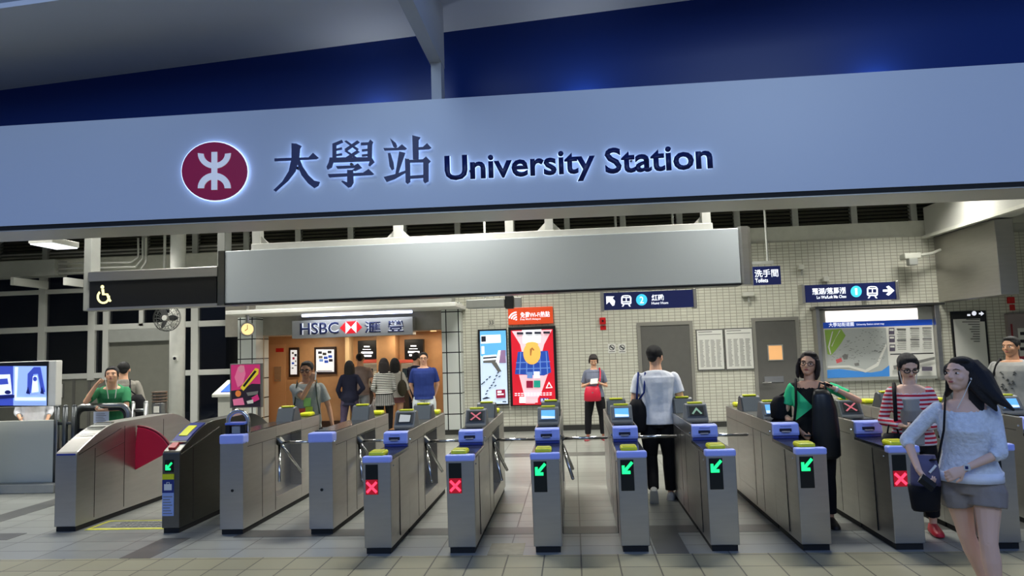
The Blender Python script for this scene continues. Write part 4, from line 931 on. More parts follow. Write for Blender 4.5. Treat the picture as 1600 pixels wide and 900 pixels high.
# wall fan on the column
t = thing('wall_fan', 'black caged fan mounted high on the round white column', 'fan', at(262, 500, 13.6))
c0 = at(261, 497, 13.55); r = .265; b = MB()
for rr, dy in ((r, 0), (r * .97, -.05), (r * .97, .05), (r * .66, -.08), (r * .33, -.09)):
    b.tube([c0 + V((rr * math.cos(a), dy, rr * math.sin(a))) for a in [2 * math.pi * i / 28 for i in range(29)]], .006, 5)
for i in range(20):
    a = 2 * math.pi * i / 20; d = V((math.cos(a), 0, math.sin(a))); b.tube([c0 + V((0, -.09, 0)) + d * .05, c0 + d * r * .66 + V((0, -.08, 0)), c0 + d * r, c0 + d * r * .6 + V((0, .06, 0))], .0035, 4)
b.build('cage', mat('fan_grey', (70, 72, 70), .4), t, world=True)
for i in range(3):
    b = MB(); a = i * 2.094; M = Matrix.Rotation(a, 3, 'Y') @ Matrix.Rotation(.4, 3, 'Z'); b.ell(c0 + Matrix.Rotation(a, 3, 'Y') @ V((.12, 0, 0)), (.11, .012, .06), Matrix.Rotation(a, 3, 'Y') @ Matrix.Rotation(.35, 3, 'X')); b.build('blade', mat('fan_blade', (60, 62, 64), .4), t, smooth=True, world=True)
b = MB(); b.cyl(c0 + V((0, -.1, 0)), c0 + V((0, .16, 0)), .055); b.build('motor', WHITE, t, .008, world=True)
b = MB(); b.tube([c0 + V((0, .1, 0)), (cx - .02, 13.86, c0.z)], .03, 8); b.box(cx - .12, cx + .02, 13.82, 13.9, c0.z - .1, c0.z + .12); b.build('bracket', FRAMEW, t, world=True)
t = tag(slab('column_camera', (269, 556, 277, 564), 13.80, .06, WHITE, None, .01), 'small white sensor with dark lens on the round column', 'sensor'); p = at(273, 560, 13.79)
b = MB(); b.cyl(p, p + V((0, -.015, 0)), .03, n=12); b.build('lens', BLACK, t)
# advert stand and leaflet counter
YP = 10.2
t = thing('advert_stand', 'pink music advert poster on a stand behind the hooped gate', 'poster', at(384, 690, YP))
slab('board', (359, 568, 409, 637), YP, .06, DGREY, t, .006)
q = zp((340, 440), 3.75)
PK = mat('poster_pink', (206, 50, 120), .4, emit=.1); PKL = mat('poster_rose', (230, 120, 160), .4, emit=.1); YG_ = mat('poster_yellow', (226, 206, 50), .4, emit=.1); OR_ = mat('poster_orange', (226, 130, 60), .4, emit=.1)
sh = [(q([(78, 488), (248, 484), (252, 732), (82, 736)]), PK), (q([(80, 640), (150, 630), (200, 598), (250, 600), (252, 732), (82, 736)]), mat('poster_dark', (40, 30, 44), .4)), (q([(120, 500), (155, 490), (165, 540), (150, 600), (118, 620), (100, 560)]), PKL), (q(oval(140, 512, 18, 22, 14)), mat('poster_skin', (226, 150, 170), .4)),
      (q([(222, 506), (242, 512), (240, 540), (152, 640), (134, 622)]), YG_), (q([(218, 520), (230, 526), (158, 618), (148, 610)]), BLACK), (q(oval(122, 656, 17, 19, 14)), OR_), (q([(90, 690), (150, 680), (160, 722), (96, 726)]), PKL), (q([(170, 650), (240, 640), (236, 660), (180, 670)]), INK), (q([(200, 680), (236, 660), (248, 690), (214, 706)]), PK), (q([(172, 700), (210, 690), (212, 712), (178, 716)]), PAPER)]
art('artwork', sh, YP, t)
x0, x1, z0, z1 = rect(362, 637, 406, 640, YP); b = MB(); b.box(x0, x0 + .04, YP + .01, YP + .05, 0, z0 + .1); b.box(x1 - .04, x1, YP + .01, YP + .05, 0, z0 + .1); b.box(x0 - .1, x1 + .1, YP - .15, YP + .2, 0, .02); b.build('stand', DGREY, t, world=True)
YC = 11.2
t = thing('leaflet_counter', 'pale sloping counter with blue leaflets left of the music poster', 'counter', at(352, 700, YC))
x0, x1, z0, z1 = rect(340, 620, 372, 700, YC); b = MB(); b.box(x0, x1, YC, YC + .4, 0, z1); b.build('pedestal', OFFW, t, .01, world=True)
x0 -= .06; b = MB(); b.prism([(YC - .08, z1), (YC - .08, z1 + .05), (YC + .45, z1 + .26), (YC + .45, z1)], 'x', x0, x1 + .05); b.build('top', OFFW, t, .01, world=True)
b = MB(); b.prism([(YC - .02, z1 + .076), (YC - .02, z1 + .088), (YC + .4, z1 + .252), (YC + .4, z1 + .24)], 'x', x0 + .12, x1 + .02); b.build('leaflet_sheet', mat('leaflet_blue', (50, 96, 206), .4), t, world=True)
# hall light fittings
for i, x in enumerate((-8.1, -5.5, -1.5, 2.5, 6.5)):
    for y in (8.0, 10.6, 13.0):
        t = thing('ceiling_light', 'white rectangular ceiling light glowing under the station ceiling', 'light', (x, y, 4.75), 0, 'ceiling lights of the hall')
        b = MB(); b.box(-.65, .65, -.18, .18, -.1, 0); b.build('housing', WHITE, t, .01); b = MB(); b.box(-.6, .6, -.15, .15, -.115, -.1); b.build('diffuser', mat('hall_diffuser', (244, 250, 255), .4, emit=1.3), t)
x0, x1, z0, z1 = rect(57, 382, 94, 390, 12.0)
t = thing('ceiling_light', 'bluish white square light seen under the fascia at the upper left', 'light', ((x0 + x1) / 2, 12.0, z1 + .1)); b = MB(); b.box(x0, x1, 11.8, 12.5, z1, z1 + .1); b.build('housing', WHITE, t, .01, world=True)
b = MB(); b.box(x0 + .02, x1 - .02, 11.82, 12.48, z1 - .02, z1); b.build('diffuser', mat('hall_diffuser'), t, world=True)
b = MB(); b.cyl(((x0 + x1) / 2, 12.15, z1 + .1), ((x0 + x1) / 2, 12.15, 4.75), .02, n=8); b.build('rod', WHITE, t, world=True)
# ================================================================== people
SKIN = mat('skin', (222, 172, 140), .5, bump=.05, bscale=120, spec=.35); SKINP = mat('skin_pale', (228, 186, 160), .5, spec=.35); SKINT = mat('skin_tan', (206, 154, 118), .5, spec=.35)
HAIR = mat('black_hair', (14, 11, 11), .62, bump=.5, bscale=90, stretch=(6, 6, .6)); HAIRB = mat('brown_black_hair', (30, 20, 18), .62, bump=.5, bscale=90, stretch=(6, 6, .6))
EYEW = mat('eye_white', (226, 222, 214), .3); EYEK = mat('eye_dark', (24, 16, 14), .2); LIP = mat('lips', (176, 92, 88), .45); BROW = mat('eyebrow', (36, 26, 22), .7)
def cloth(name, rgb=(128, 128, 128), rough=.8, b=.35): return mat(name, rgb, rough, noise=.07, nscale=14, bump=b, bscale=9, spec=.25)
def striped(name, c1, c2, period, axis='Z', duty=.5):
    if name in MATS: return MATS[name]
    m = mat(name, c1, .8, spec=.25); t = m.node_tree; b = t.nodes['Principled BSDF']
    tc = t.nodes.new('ShaderNodeTexCoord'); sp = t.nodes.new('ShaderNodeSeparateXYZ'); t.links.new(tc.outputs['Object'], sp.inputs[0])
    mt = t.nodes.new('ShaderNodeMath'); mt.operation = 'FRACT'; dv = t.nodes.new('ShaderNodeMath'); dv.operation = 'DIVIDE'; dv.inputs[1].default_value = period
    t.links.new(sp.outputs[axis], dv.inputs[0]); t.links.new(dv.outputs[0], mt.inputs[0])
    gt = t.nodes.new('ShaderNodeMath'); gt.operation = 'GREATER_THAN'; gt.inputs[1].default_value = duty; t.links.new(mt.outputs[0], gt.inputs[0])
    mx = t.nodes.new('ShaderNodeMix'); mx.data_type = 'RGBA'; mx.inputs[6].default_value = [lin(x) for x in c1] + [1]; mx.inputs[7].default_value = [lin(x) for x in c2] + [1]
    t.links.new(gt.outputs[0], mx.inputs[0]); t.links.new(mx.outputs[2], b.inputs['Base Color']); return m
# rest torso, fractions of height: z, half width, half depth, forward offset (towards -y)
TM = [(.465, .060, .060, 0), (.50, .092, .066, 0), (.53, .097, .068, 0), (.57, .092, .063, .002), (.62, .086, .060, .004), (.67, .090, .063, .006), (.72, .098, .068, .008), (.76, .104, .066, .006), (.795, .106, .056, 0), (.815, .092, .046, -.004), (.832, .055, .040, -.006)]
TF = [(.465, .062, .062, 0), (.50, .096, .068, 0), (.53, .099, .070, 0), (.57, .089, .062, .002), (.62, .074, .053, .004), (.67, .076, .057, .008), (.715, .085, .070, .014), (.75, .088, .062, .008), (.79, .092, .050, 0), (.812, .080, .042, -.004), (.83, .048, .036, -.006)]
def unit(v): return V(v).normalized()
def hand(mb, w, d, nrm, curl, side, S=1.0, spread=.12, pinch=0):
    """palm, four unequal bent fingers and a thumb; d to the fingertips, nrm out of the palm, side +1/-1 to the thumb"""
    d = unit(d); nrm = unit(V(nrm) - V(nrm).dot(d) * d); s = d.cross(nrm) * side; k = S
    def tap(pts, ru, rv):
        rings = []
        for p, a, c_ in zip(pts, ru, rv): rings.append([p + s * (a * math.cos(t)) + nrm * (c_ * math.sin(t)) for t in [2 * math.pi * i / 12 for i in range(12)]])
        mb.loft(rings)
    tap([w - d * .02 * k, w + d * .01 * k, w + d * .04 * k, w + d * .085 * k, w + d * .095 * k], [.024 * k, .026 * k, .038 * k, .041 * k, .036 * k], [.019 * k, .019 * k, .017 * k, .014 * k, .010 * k])
    for i, (L, off) in enumerate(((.072, .030), (.081, .010), (.076, -.010), (.060, -.029))):
        p = w + d * .088 * k + s * off * k; a = 0; dd = (d + s * (off * spread * 8)).normalized(); pts = [p - dd * .012 * k, p]
        for j, f in enumerate((.45, .32, .23)):
            a += curl * (1.0, 1.15, .8)[j] * (1 + .08 * i)
            pts.append(pts[-1] + (dd * math.cos(a) + nrm * math.sin(a)) * L * f * k)
        mb.tube(pts, [.0098 * k, .0098 * k, .0092 * k, .0085 * k, .007 * k], 8); mb.ell(pts[-1], (.0075 * k,) * 3, nu=8, nv=6)
    p = w + d * .022 * k + s * .026 * k; t1 = (d * .62 + s * .68 + nrm * (.2 + .4 * curl)).normalized(); t2 = (d * .95 + s * (.25 - .3 * curl) + nrm * (.15 + .5 * curl)).normalized()
    q = [p - t1 * .015 * k, p + t1 * .018 * k, p + t1 * .045 * k, p + t1 * .045 * k + t2 * .03 * k]
    mb.tube(q, [.013 * k, .013 * k, .011 * k, .0085 * k], 8); mb.ell(q[-1], (.0088 * k,) * 3, nu=8, nv=6)
def person(label, loc, H, face=0, sex='m', lean=0, twist=0, hyaw=0, hpitch=0, hroll=0, arms=None, legs=None, top=None, bottom=None, shoes=None, hair=('short', HAIR), skin=SKIN, glasses=None, group=None, voxel=.0065, build=1.0, hipshift=0, head_s=1.0, foot_hide=False):
    """face: turn about the vertical, 0 looks at the plaza (-y); limb key 'a' is on the person's right (-x), 'b' on the left (+x)"""
    t = thing('person', label, 'person', loc, math.radians(face), group)
    T_ = TM if sex == 'm' else TF
    pel = V((0, 0, .53 * H)); RL = Matrix.Rotation(math.radians(lean), 3, 'X') @ Matrix.Rotation(math.radians(twist), 3, 'Z')
    def bend(z): return max(0, min(1, (z - .53) / .2))
    def TP(x, y, z):
        p = V((x * H, y * H, z * H)); k = bend(z); R = Matrix.Rotation(math.radians(lean * k), 3, 'X') @ Matrix.Rotation(math.radians(twist * k), 3, 'Z')
        return pel + R @ (p - pel)
    sw = .106 if sex == 'm' else .094
    arms = arms or {}; legs = legs or {}
    J = {}
    for sd, sx in (('a', -1), ('b', 1)):
        A = dict(u=(sx * .18, .02, -1), f=(sx * .08, -.18, -1), curl=.45, n=(-sx, 0, 0)); A.update(arms.get(sd, {}))
        sh_ = TP(sx * sw * build, .002, .795)
        if 'to' in A:                                # wrist target and the way the elbow points
            wr = TP(*A['to']); dd = wr - sh_; L1, L2 = .175 * H, .152 * H; D = min(dd.length, (L1 + L2) * .995); dd.normalize(); wr = sh_ + dd * D
            ca = (D * D + L1 * L1 - L2 * L2) / (2 * D * L1); po = V(A['pole']); po = (po - po.dot(dd) * dd).normalized()
            el = sh_ + dd * (L1 * ca) + po * (L1 * math.sqrt(max(0, 1 - ca * ca))); A['f'] = tuple(wr - el)
        else: el = sh_ + unit(A['u']) * .175 * H; wr = el + unit(A['f']) * .152 * H
        Lg = dict(t=(sx * .03, 0, -1), s=(0, .03, -1), toe=(sx * .2, -1, 0)); Lg.update(legs.get(sd, {}))
        hp = V((sx * .054 * H, 0, .515 * H)); kn = hp + unit(Lg['t']) * .235 * H; an = kn + unit(Lg['s']) * .235 * H
        J[sd] = dict(A=A, L=Lg, sh=sh_, el=el, wr=wr, hp=hp, kn=kn, an=an, sx=sx)
    low = min(J[s_]['an'].z for s_ in 'ab') - .045 * H; dz = V((0, 0, -low))
    for s_ in 'ab':
        for k in ('sh', 'el', 'wr', 'hp', 'kn', 'an'): J[s_][k] = J[s_][k] + dz
    def TQ(x, y, z): return TP(x, y, z) + dz
    def tring(z, hw, hd, yo, ease=0, n=20, tilt=0, pw=1.0):
        r = []
        for i in range(n):
            a = 2 * math.pi * i / n; cx_, sy_ = math.cos(a), math.sin(a)
            r.append(TQ((hw * build + ease / H) * cx_, (hd * build + ease / H) * sy_ - yo, z + tilt * sy_))
        return r
    def limb(mb, pts, rad, n=12): mb.tube(pts, rad, n); [mb.ell(p, (r_,) * 3, nu=10, nv=6) for p, r_ in ((pts[0], rad[0]), (pts[-1], rad[-1]))]
    # ---- body
    mb = MB(); mb.loft([tring(*s_) for s_ in T_])
    nb = TQ(0, .010, .825); hc = nb + (Matrix.Rotation(math.radians(lean * .6), 3, 'X') @ V((0, -.012 * H, .105 * H)))
    HR = Matrix.Rotation(math.radians(hyaw), 3, 'Z') @ Matrix.Rotation(math.radians(hpitch), 3, 'X') @ Matrix.Rotation(math.radians(hroll), 3, 'Y')
    hh = .138 * H * head_s; nr = .037 * H if sex == 'm' else .030 * H
    mb.tube([nb - V((0, 0, .02 * H)), nb.lerp(hc, .45), hc + HR @ V((0, .06 * hh, -.05 * hh))], [nr * 1.25, nr, nr], 14)
    def hp_(x, y, z): return hc + HR @ (V((x, y, z)) * hh)
    def he(c, r, rot=None, m=mb): m.ell(hp_(*c), tuple(q * hh for q in r), HR @ rot if rot else HR, nu=18, nv=12)
    he((0, .05, .12), (.355, .43, .38)); he((0, -.09, -.10), (.295, .315, .38)); he((0, -.19, -.37), (.17, .16, .125)); he((0, -.30, .10), (.24, .11, .09))
    he((-.17, -.27, -.12), (.11, .10, .10)); he((.17, -.27, -.12), (.11, .10, .10))
    mb.tube([hp_(0, -.385, .06), hp_(0, -.44, -.05), hp_(0, -.485, -.13)], [.032 * hh, .042 * hh, .054 * hh], 8); he((0, -.445, -.135), (.075, .055, .045)); he((0, -.38, -.25), (.10, .03, .045))
    for sx in (-1, 1): he((sx * .355, .03, -.04), (.045, .085, .135), Matrix.Rotation(sx * .25, 3, 'Z'))
    ar = .0235 if sex == 'm' else .020
    for s_ in 'ab':
        j = J[s_]; B_ = build
        limb(mb, [j['sh'] + V((0, 0, -.005 * H)), j['sh'].lerp(j['el'], .4), j['el']], [ar * 1.16 * H * B_, ar * 1.08 * H * B_, ar * .86 * H * B_])
        limb(mb, [j['el'], j['el'].lerp(j['wr'], .3), j['wr']], [ar * .84 * H, ar * .88 * H, ar * .60 * H])
        lg = 1.0 if sex == 'm' else .97
        limb(mb, [j['hp'], j['hp'].lerp(j['kn'], .35), j['hp'].lerp(j['kn'], .8), j['kn']], [.054 * H * B_, .050 * H * B_, .036 * H, .032 * H])
        limb(mb, [j['kn'], j['kn'].lerp(j['an'], .3), j['kn'].lerp(j['an'], .75), j['an']], [.0315 * H, .0335 * H, .022 * H, .019 * H])
        fd = unit(j['L']['toe']); limb(mb, [j['an'] - fd * .01 * H + V((0, 0, -.02 * H)), j['an'] + fd * .055 * H + V((0, 0, -.026 * H)), j['an'] + fd * .10 * H + V((0, 0, -.034 * H))], [.02 * H, .018 * H, .011 * H])
        A = j['A']; hd_ = A.get('hd', A['f']); hand(mb, j['wr'], hd_, A['n'], A['curl'], A.get('th', 1), S=H / 1.70 * (1.0 if sex == 'm' else .92))
    mb.build('body', skin, t, remesh=voxel, sm=2)
    # ---- face
    for sx in (-1, 1):
        e_ = MB(); he((sx * .145, -.352, .0), (.074, .040, .024), None, e_); e_.mi = 1; he((sx * .145, -.376, .0), (.036, .022, .026), None, e_); e_.build('eye', [EYEW, EYEK], t, smooth=True)
        e_ = MB(); e_.tube([hp_(sx * .06, -.40, .085), hp_(sx * .15, -.395, .115), hp_(sx * .235, -.345, .095)], [.010 * hh, .013 * hh, .007 * hh], 6); e_.build('eyebrow', BROW, t, smooth=True)
    e_ = MB(); he((0, -.396, -.238), (.085, .026, .017), None, e_); he((0, -.394, -.264), (.070, .027, .019), None, e_); e_.build('lips', LIP, t, smooth=True)
    # ---- hair
    kind, hm = hair; h_ = MB()
    def hl(rings): h_.loft([[hp_(c[0] + rx * math.cos(a), c[1] + ry * math.sin(a), c[2]) for a in [2 * math.pi * i / 12 for i in range(12)]] for c, rx, ry in rings])
    he((0, .085, .175), (.385, .435, .375), None, h_)
    if kind == 'short':
        he((0, -.12, .40), (.27, .22, .12), None, h_); he((0, .30, -.05), (.26, .18, .22), None, h_)
        for sx in (-1, 1): he((sx * .335, -.02, .12), (.05, .13, .16), None, h_)
    elif kind == 'crop':
        he((0, -.20, .34), (.25, .15, .11), None, h_); he((0, .30, -.05), (.25, .18, .24), None, h_)
        for sx in (-1, 1): he((sx * .34, .0, .06), (.045, .15, .22), None, h_)
    elif kind == 'womanshort':
        he((0, -.18, .30), (.31, .2, .16), None, h_); he((0, .25, -.12), (.33, .26, .30), None, h_)
        for sx in (-1, 1): he((sx * .36, -.02, -.02), (.07, .20, .28), None, h_)
    elif kind == 'bob':
        he((.06, -.15, .41), (.27, .19, .10), None, h_); hl([((0, .20, .15), .40, .34), ((0, .22, -.2), .42, .30), ((0, .2, -.5), .40, .24), ((0, .2, -.66), .34, .18)])
        for sx in (-1, 1): hl([((sx * .36, -.02, .2), .07, .2), ((sx * .41, -.05, -.15), .09, .2), ((sx * .40, -.08, -.45), .09, .17), ((sx * .36, -.10, -.66), .05, .1)])
    elif kind == 'pony':
        he((.04, -.12, .40), (.26, .19, .10), None, h_); he((0, .36, -.1), (.24, .16, .26), None, h_)
        for sx in (-1, 1): he((sx * .35, -.02, .08), (.05, .17, .24), None, h_)
        hl([((0, .42, .05), .12, .12), ((0, .52, -.15), .17, .15), ((0, .5, -.5), .19, .15), ((0, .46, -.85), .14, .11), ((0, .44, -1.05), .06, .05)])
    elif kind == 'long':
        he((0, -.17, .38), (.28, .19, .12), None, h_); hl([((0, .22, .1), .41, .34), ((0, .26, -.3), .43, .27), ((0, .28, -.8), .42, .20), ((0, .28, -1.25), .36, .15), ((0, .26, -1.55), .2, .08)])
        for sx in (-1, 1): hl([((sx * .36, -.0, .2), .07, .22), ((sx * .41, .02, -.2), .08, .22), ((sx * .42, .02, -.6), .08, .18), ((sx * .36, .05, -1.0), .06, .12)])
    elif kind == 'swept':                           # long hair blown out over the person's left
        he((.07, -.15, .385), (.28, .20, .115), None, h_); he((-.30, -.10, .1), (.10, .20, .22), None, h_)
        hl([((-.30, .0, .1), .10, .22), ((-.37, .08, -.2), .08, .2), ((-.40, .06, -.50), .07, .14), ((-.50, .04, -.68), .05, .07)])
        def lock(pts, rs): h_.tube([hp_(*p) for p in pts], [(a * hh, c_ * hh) for a, c_ in rs], 10)
        lock([(.1, .25, .3), (.40, .26, .0), (.66, .26, -.35), (.95, .28, -.65), (1.35, .30, -.92)], [(.30, .26), (.36, .26), (.30, .2), (.17, .13), (.04, .03)])
        lock([(.1, .25, .1), (.40, .22, -.25), (.66, .22, -.62), (.92, .24, -.98)], [(.28, .24), (.32, .22), (.22, .15), (.03, .03)])
        lock([(.0, .3, .0), (.16, .28, -.4), (.34, .25, -.75), (.52, .22, -1.0)], [(.30, .22), (.30, .2), (.2, .12), (.04, .03)])
    h_.build('hair', hm, t, remesh=max(.006, voxel), sm=3)
    if glasses:
        g = MB()
        for sx in (-1, 1):
            c0 = (sx * .155, -.42, -.01); g.tube([hp_(c0[0] + .115 * math.cos(a), c0[1] + .02 * abs(math.cos(a)), c0[2] + .08 * math.sin(a)) for a in [2 * math.pi * i / 14 for i in range(15)]], .012 * hh if glasses == 'thin' else .02 * hh, 6)
            g.tube([hp_(sx * .27, -.40, .0), hp_(sx * .37, -.2, .02), hp_(sx * .385, .02, .0)], .012 * hh, 5)
        g.tube([hp_(-.04, -.43, .0), hp_(0, -.45, .015), hp_(.04, -.43, .0)], .012 * hh, 5); g.build('glasses', mat('spectacle_frame', (26, 22, 22), .3), t, smooth=True)
    # ---- top: name, mat, hem z, sleeve share of upper arm, forearm share, ease
    if top:
        nm, m, hem, sl, fs, ease, neck = top
        c_ = MB(); secs = [s_ for s_ in T_ if s_[0] > hem + .012 and s_[0] <= .80]
        def interp(z):
            for a, b_ in zip(T_, T_[1:]):
                if a[0] <= z <= b_[0]:
                    f = (z - a[0]) / (b_[0] - a[0]); return tuple(a[i] + (b_[i] - a[i]) * f for i in range(4))
            return (z,) + T_[1][1:]
        hs = interp(max(hem, .50)); R_ = [tring(hem, hs[1] * 1.02, hs[2] * 1.05, hs[3], ease * 1.5)] + [tring(*s_, ease=ease * (1.25 if s_[0] < .68 else 1)) for s_ in secs]
        a = T_[-3]; R_ += [tring(.800, a[1] * .98, .052, .0, ease)]
        if neck == 'scoop': R_ += [tring(.800, .080, .050, 0, ease * .6, tilt=.022), tring(.800, .064, .044, -.002, ease * .3, tilt=.026)]
        else: R_ += [tring(.822, .075, .044, -.004, ease * .8, tilt=.006), tring(.832, .052, .040, -.006, ease * .5, tilt=.012)]
        c_.loft(R_)
        for s_ in 'ab':
            j = J[s_]; e_ = j['sh'].lerp(j['el'], sl)
            fat = ease * (1.0 if fs == 0 else .8)
            limb(c_, [j['sh'] + V((-j['sx'] * .003 * H, 0, -.004 * H)), j['sh'].lerp(j['el'], .3 * sl)], [ar * 1.24 * H + ease * .42, ar * 1.22 * H + ease * .5])
            c_.tube([j['sh'].lerp(j['el'], .2 * sl), e_], [ar * 1.22 * H + ease * .48, ar * 1.08 * H + ease * .85 if fs == 0 else ar * .95 * H + ease * .7], 14)
            if fs: c_.ell(e_, (ar * .95 * H + ease * .65,) * 3, nu=12, nv=8); c_.tube([j['el'], j['el'].lerp(j['wr'], fs)], [ar * .95 * H + ease * .7, ar * .8 * H + ease * .6], 14)
        o = c_.build(nm, m, t, remesh=max(.0075, voxel), sm=1)
    if bottom:
        nm, m, share, ease = bottom                     # share: 1 = ankle, .5 = knee
        c_ = MB(); c_.loft([tring(*s_, ease=ease) for s_ in T_ if s_[0] <= .585])
        if nm == 'skirt':
            zk = .53 - .25 * share * 2
            c_ = MB(); c_.loft([tring(zk, .125, .105, 0, ease), tring(.45, .112, .088, 0, ease), tring(.53, T_[2][1], T_[2][2], 0, ease), tring(.60, .082, .058, .003, ease)])
        else:
            for s_ in 'ab':
                j = J[s_]; th = min(1, share * 2)
                P = [j['hp'], j['hp'].lerp(j['kn'], .4 * th), j['hp'].lerp(j['kn'], th)]; fl = 1.0 if share >= .5 else 1.9
                c_.ell(j['hp'], (.047 * H * build + ease,) * 3); c_.tube(P, [.046 * H * build + ease, .051 * H * build + ease * fl, (.036 if th == 1 else .048) * H + ease * fl], 14)
                if share > .5:
                    c_.ell(j['kn'], (.035 * H + ease,) * 3, nu=12, nv=8)
                    f = (share - .5) * 2; c_.tube([j['kn'], j['kn'].lerp(j['an'], .4 * f), j['kn'].lerp(j['an'], f)], [.035 * H + ease, .035 * H + ease, .026 * H + ease * 1.2], 14)
        c_.build(nm, m, t, remesh=max(.0075, voxel), sm=1)
    if shoes:
        for s_ in 'ab':
            j = J[s_]; fd = unit(j['L']['toe']); up_ = V((0, 0, 1)) - fd * fd.z; up_.normalize(); sd_ = fd.cross(up_); o_ = j['an']
            c_ = MB(); rings = []
            for f, w_, hgt in ((-.042, .014, .035), (-.03, .024, .05), (.0, .026, .055), (.045, .028, .042), (.085, .029, .030), (.112, .022, .022), (.122, .010, .012)):
                base = o_ + fd * f * H - up_ * .045 * H
                rings.append([base + sd_ * w_ * H * cx_ + up_ * max(0, zz_) * hgt * H for cx_, zz_ in ((-1, 0), (-1, .35), (-.8, .75), (-.35, 1), (.35, 1), (.8, .75), (1, .35), (1, 0))])
            c_.loft(rings); c_.build('shoe', shoes, t, smooth=True, bevel=.003)
    return t, J, hp_, TQ
def strapbag(t, pts, r, m, nm='bag_strap'): b = MB(); b.tube(pts, r, 8); return b.build(nm, m, t, smooth=True)
def wpos(x, y): return (x, y, 0)
def local(t, p): return t.matrix_basis.inverted() @ V(p)
WTEE = cloth('white_tee', (226, 228, 234)); GTEE = cloth('grey_tee', (150, 150, 146)); BKC = cloth('black_cloth', (20, 20, 24)); NVC = cloth('navy_cloth', (36, 54, 118)); DNM = cloth('dark_denim', (34, 36, 48)); SHW = mat('shoe_white', (206, 206, 200), .5); SHB = mat('shoe_black', (22, 20, 20), .4)
def bagthing(name, label, cat, loc, group=None): return thing(name, label, cat, loc, 0, group)
PH = mat('phone_black', (16, 16, 18), .2)

# --- woman walking out in front, white knit top and shorts
KNIT = mat('white_knit', (216, 220, 226), .8, noise=.10, nscale=40, bump=.5, bscale=45, spec=.2)
t, J, hp_, TQ = person('woman in white knit top and taupe shorts walking out past the gates', wpos(2.44, 4.75), 1.57, face=-30, sex='f', hyaw=-34, hpitch=-9, lean=2, twist=4,
    arms={'a': dict(to=(-.165, -.13, .56), pole=(-1, .5, -.2), n=(.6, .4, .4), curl=.75, th=-1, hd=(.5, -.35, -.7)), 'b': dict(to=(-.015, -.135, .575), pole=(1, .1, -.6), n=(0, 1, -.1), curl=.6, th=1)},
    legs={'a': dict(t=(.10, .22, -1), s=(.22, .45, -1), toe=(0, -1, -.2)), 'b': dict(t=(-.04, -.20, -1), s=(.06, .06, -1), toe=(.05, -1, .1))},
    top=('knit_top', KNIT, .532, 1.0, .22, .019, 'scoop'), bottom=('shorts', cloth('taupe_shorts', (142, 132, 124), b=.5), .215, .016), shoes=mat('sandal_brown', (90, 66, 54), .5), hair=('swept', HAIR), skin=SKINP, voxel=.005)
tf = t
b = MB(); b.loft([[TQ(.096 * 1.2 * math.cos(a), .088 * 1.1 * math.sin(a), z) for a in [2 * math.pi * i / 20 for i in range(20)]] for z in (.512, .55)]); b.build('camisole_hem', cloth('white_camisole', (232, 236, 246)), t, smooth=True)
wr, el = J['b']['wr'], J['b']['el']; d = (wr - el).normalized()
b = MB(); b.cyl(wr - d * .035, wr - d * .012, .021, n=16); b.build('watch_strap', SHW, t, smooth=True)
nn = V((0, -1, .2)); p = wr - d * .024 + nn * .022; b = MB(); b.box(-.016, .016, -.005, .004, -.019, .019); bmesh.ops.translate(b.bm, verts=b.bm.verts, vec=p); wf = b.build('watch', SHW, t, .003); b = MB(); b.box(-.008, .008, -.007, -.004, -.009, .009); bmesh.ops.translate(b.bm, verts=b.bm.verts, vec=p); b.build('watch_dial', NAVYS, wf)
b = MB(); b.tube([hp_(.36, -.04, -.15), hp_(.33, -.10, -.28), hp_(.25, -.20, -.65), hp_(.12, -.26, -1.0)], .0022, 6); b.ell(hp_(.37, -.05, -.12), (.008, .008, .010), nu=8, nv=6); b.build('earphone', WHITE, t)
# her shoulder bag
ws = lambda p: t.matrix_basis @ V(p)
bg = thing('shoulder_bag', 'black and grey shoulder bag hanging at the hip of the woman in white knit', 'bag', (0, 0, 0))
hipL = V(J['a']['hp']) + V((-.15, -.10, .02))
pts = [TQ(-.058, .05, .80), TQ(-.062, .004, .838), TQ(-.066, -.06, .80), TQ(-.075, -.082, .72), TQ(-.10, -.085, .60), hipL + V((.02, .0, .10))]
b = MB(); b.tube([ws(p) for p in pts], (.008, .014) and [(.006, .016)] * 6, 8); b.build('strap', BKC, bg, smooth=True)
bx = ws(hipL); b = MB()
b.loft([[(bx.x + w_ * math.cos(a), bx.y + .055 * math.sin(a) * q, bx.z + z) for a in [2 * math.pi * i / 14 for i in range(14)]] for z, w_, q in ((.13, .07, .5), (.06, .085, .9), (-.03, .09, 1.1), (-.06, .09, 1.1))]); b.build('upper_panel', cloth('bag_grey_violet', (96, 92, 118)), bg, smooth=True)
b = MB(); b.loft([[(bx.x + w_ * math.cos(a) - .012, bx.y + .06 * math.sin(a) * q, bx.z + z) for a in [2 * math.pi * i / 14 for i in range(14)]] for z, w_, q in ((-.055, .098, 1.1), (-.10, .094, 1.1), (-.20, .085, .9), (-.215, .075, .7))]); b.build('lower_panel', BKC, bg, smooth=True)
b = MB(); b.tube([(bx.x, bx.y - .06, bx.z + .03), (bx.x + .04, bx.y - .065, bx.z + .075)], .008, 8); b.build('clasp', WHITE, bg)
wa = ws(J['a']['wr']); da = (ws(J['a']['wr'] + unit(J['a']['A']['f'])) - wa); b = MB(); pz = wa + da * .09 + V((.02, -.02, .0)); b.tube([pz - V((.05, .01, -.035)), pz + V((.03, -.0, -.03))], [(.007, .03)] * 2, 4); tag(b.build('mobile_phone', PH), 'dark phone held by the woman in white knit over her bag', 'phone')

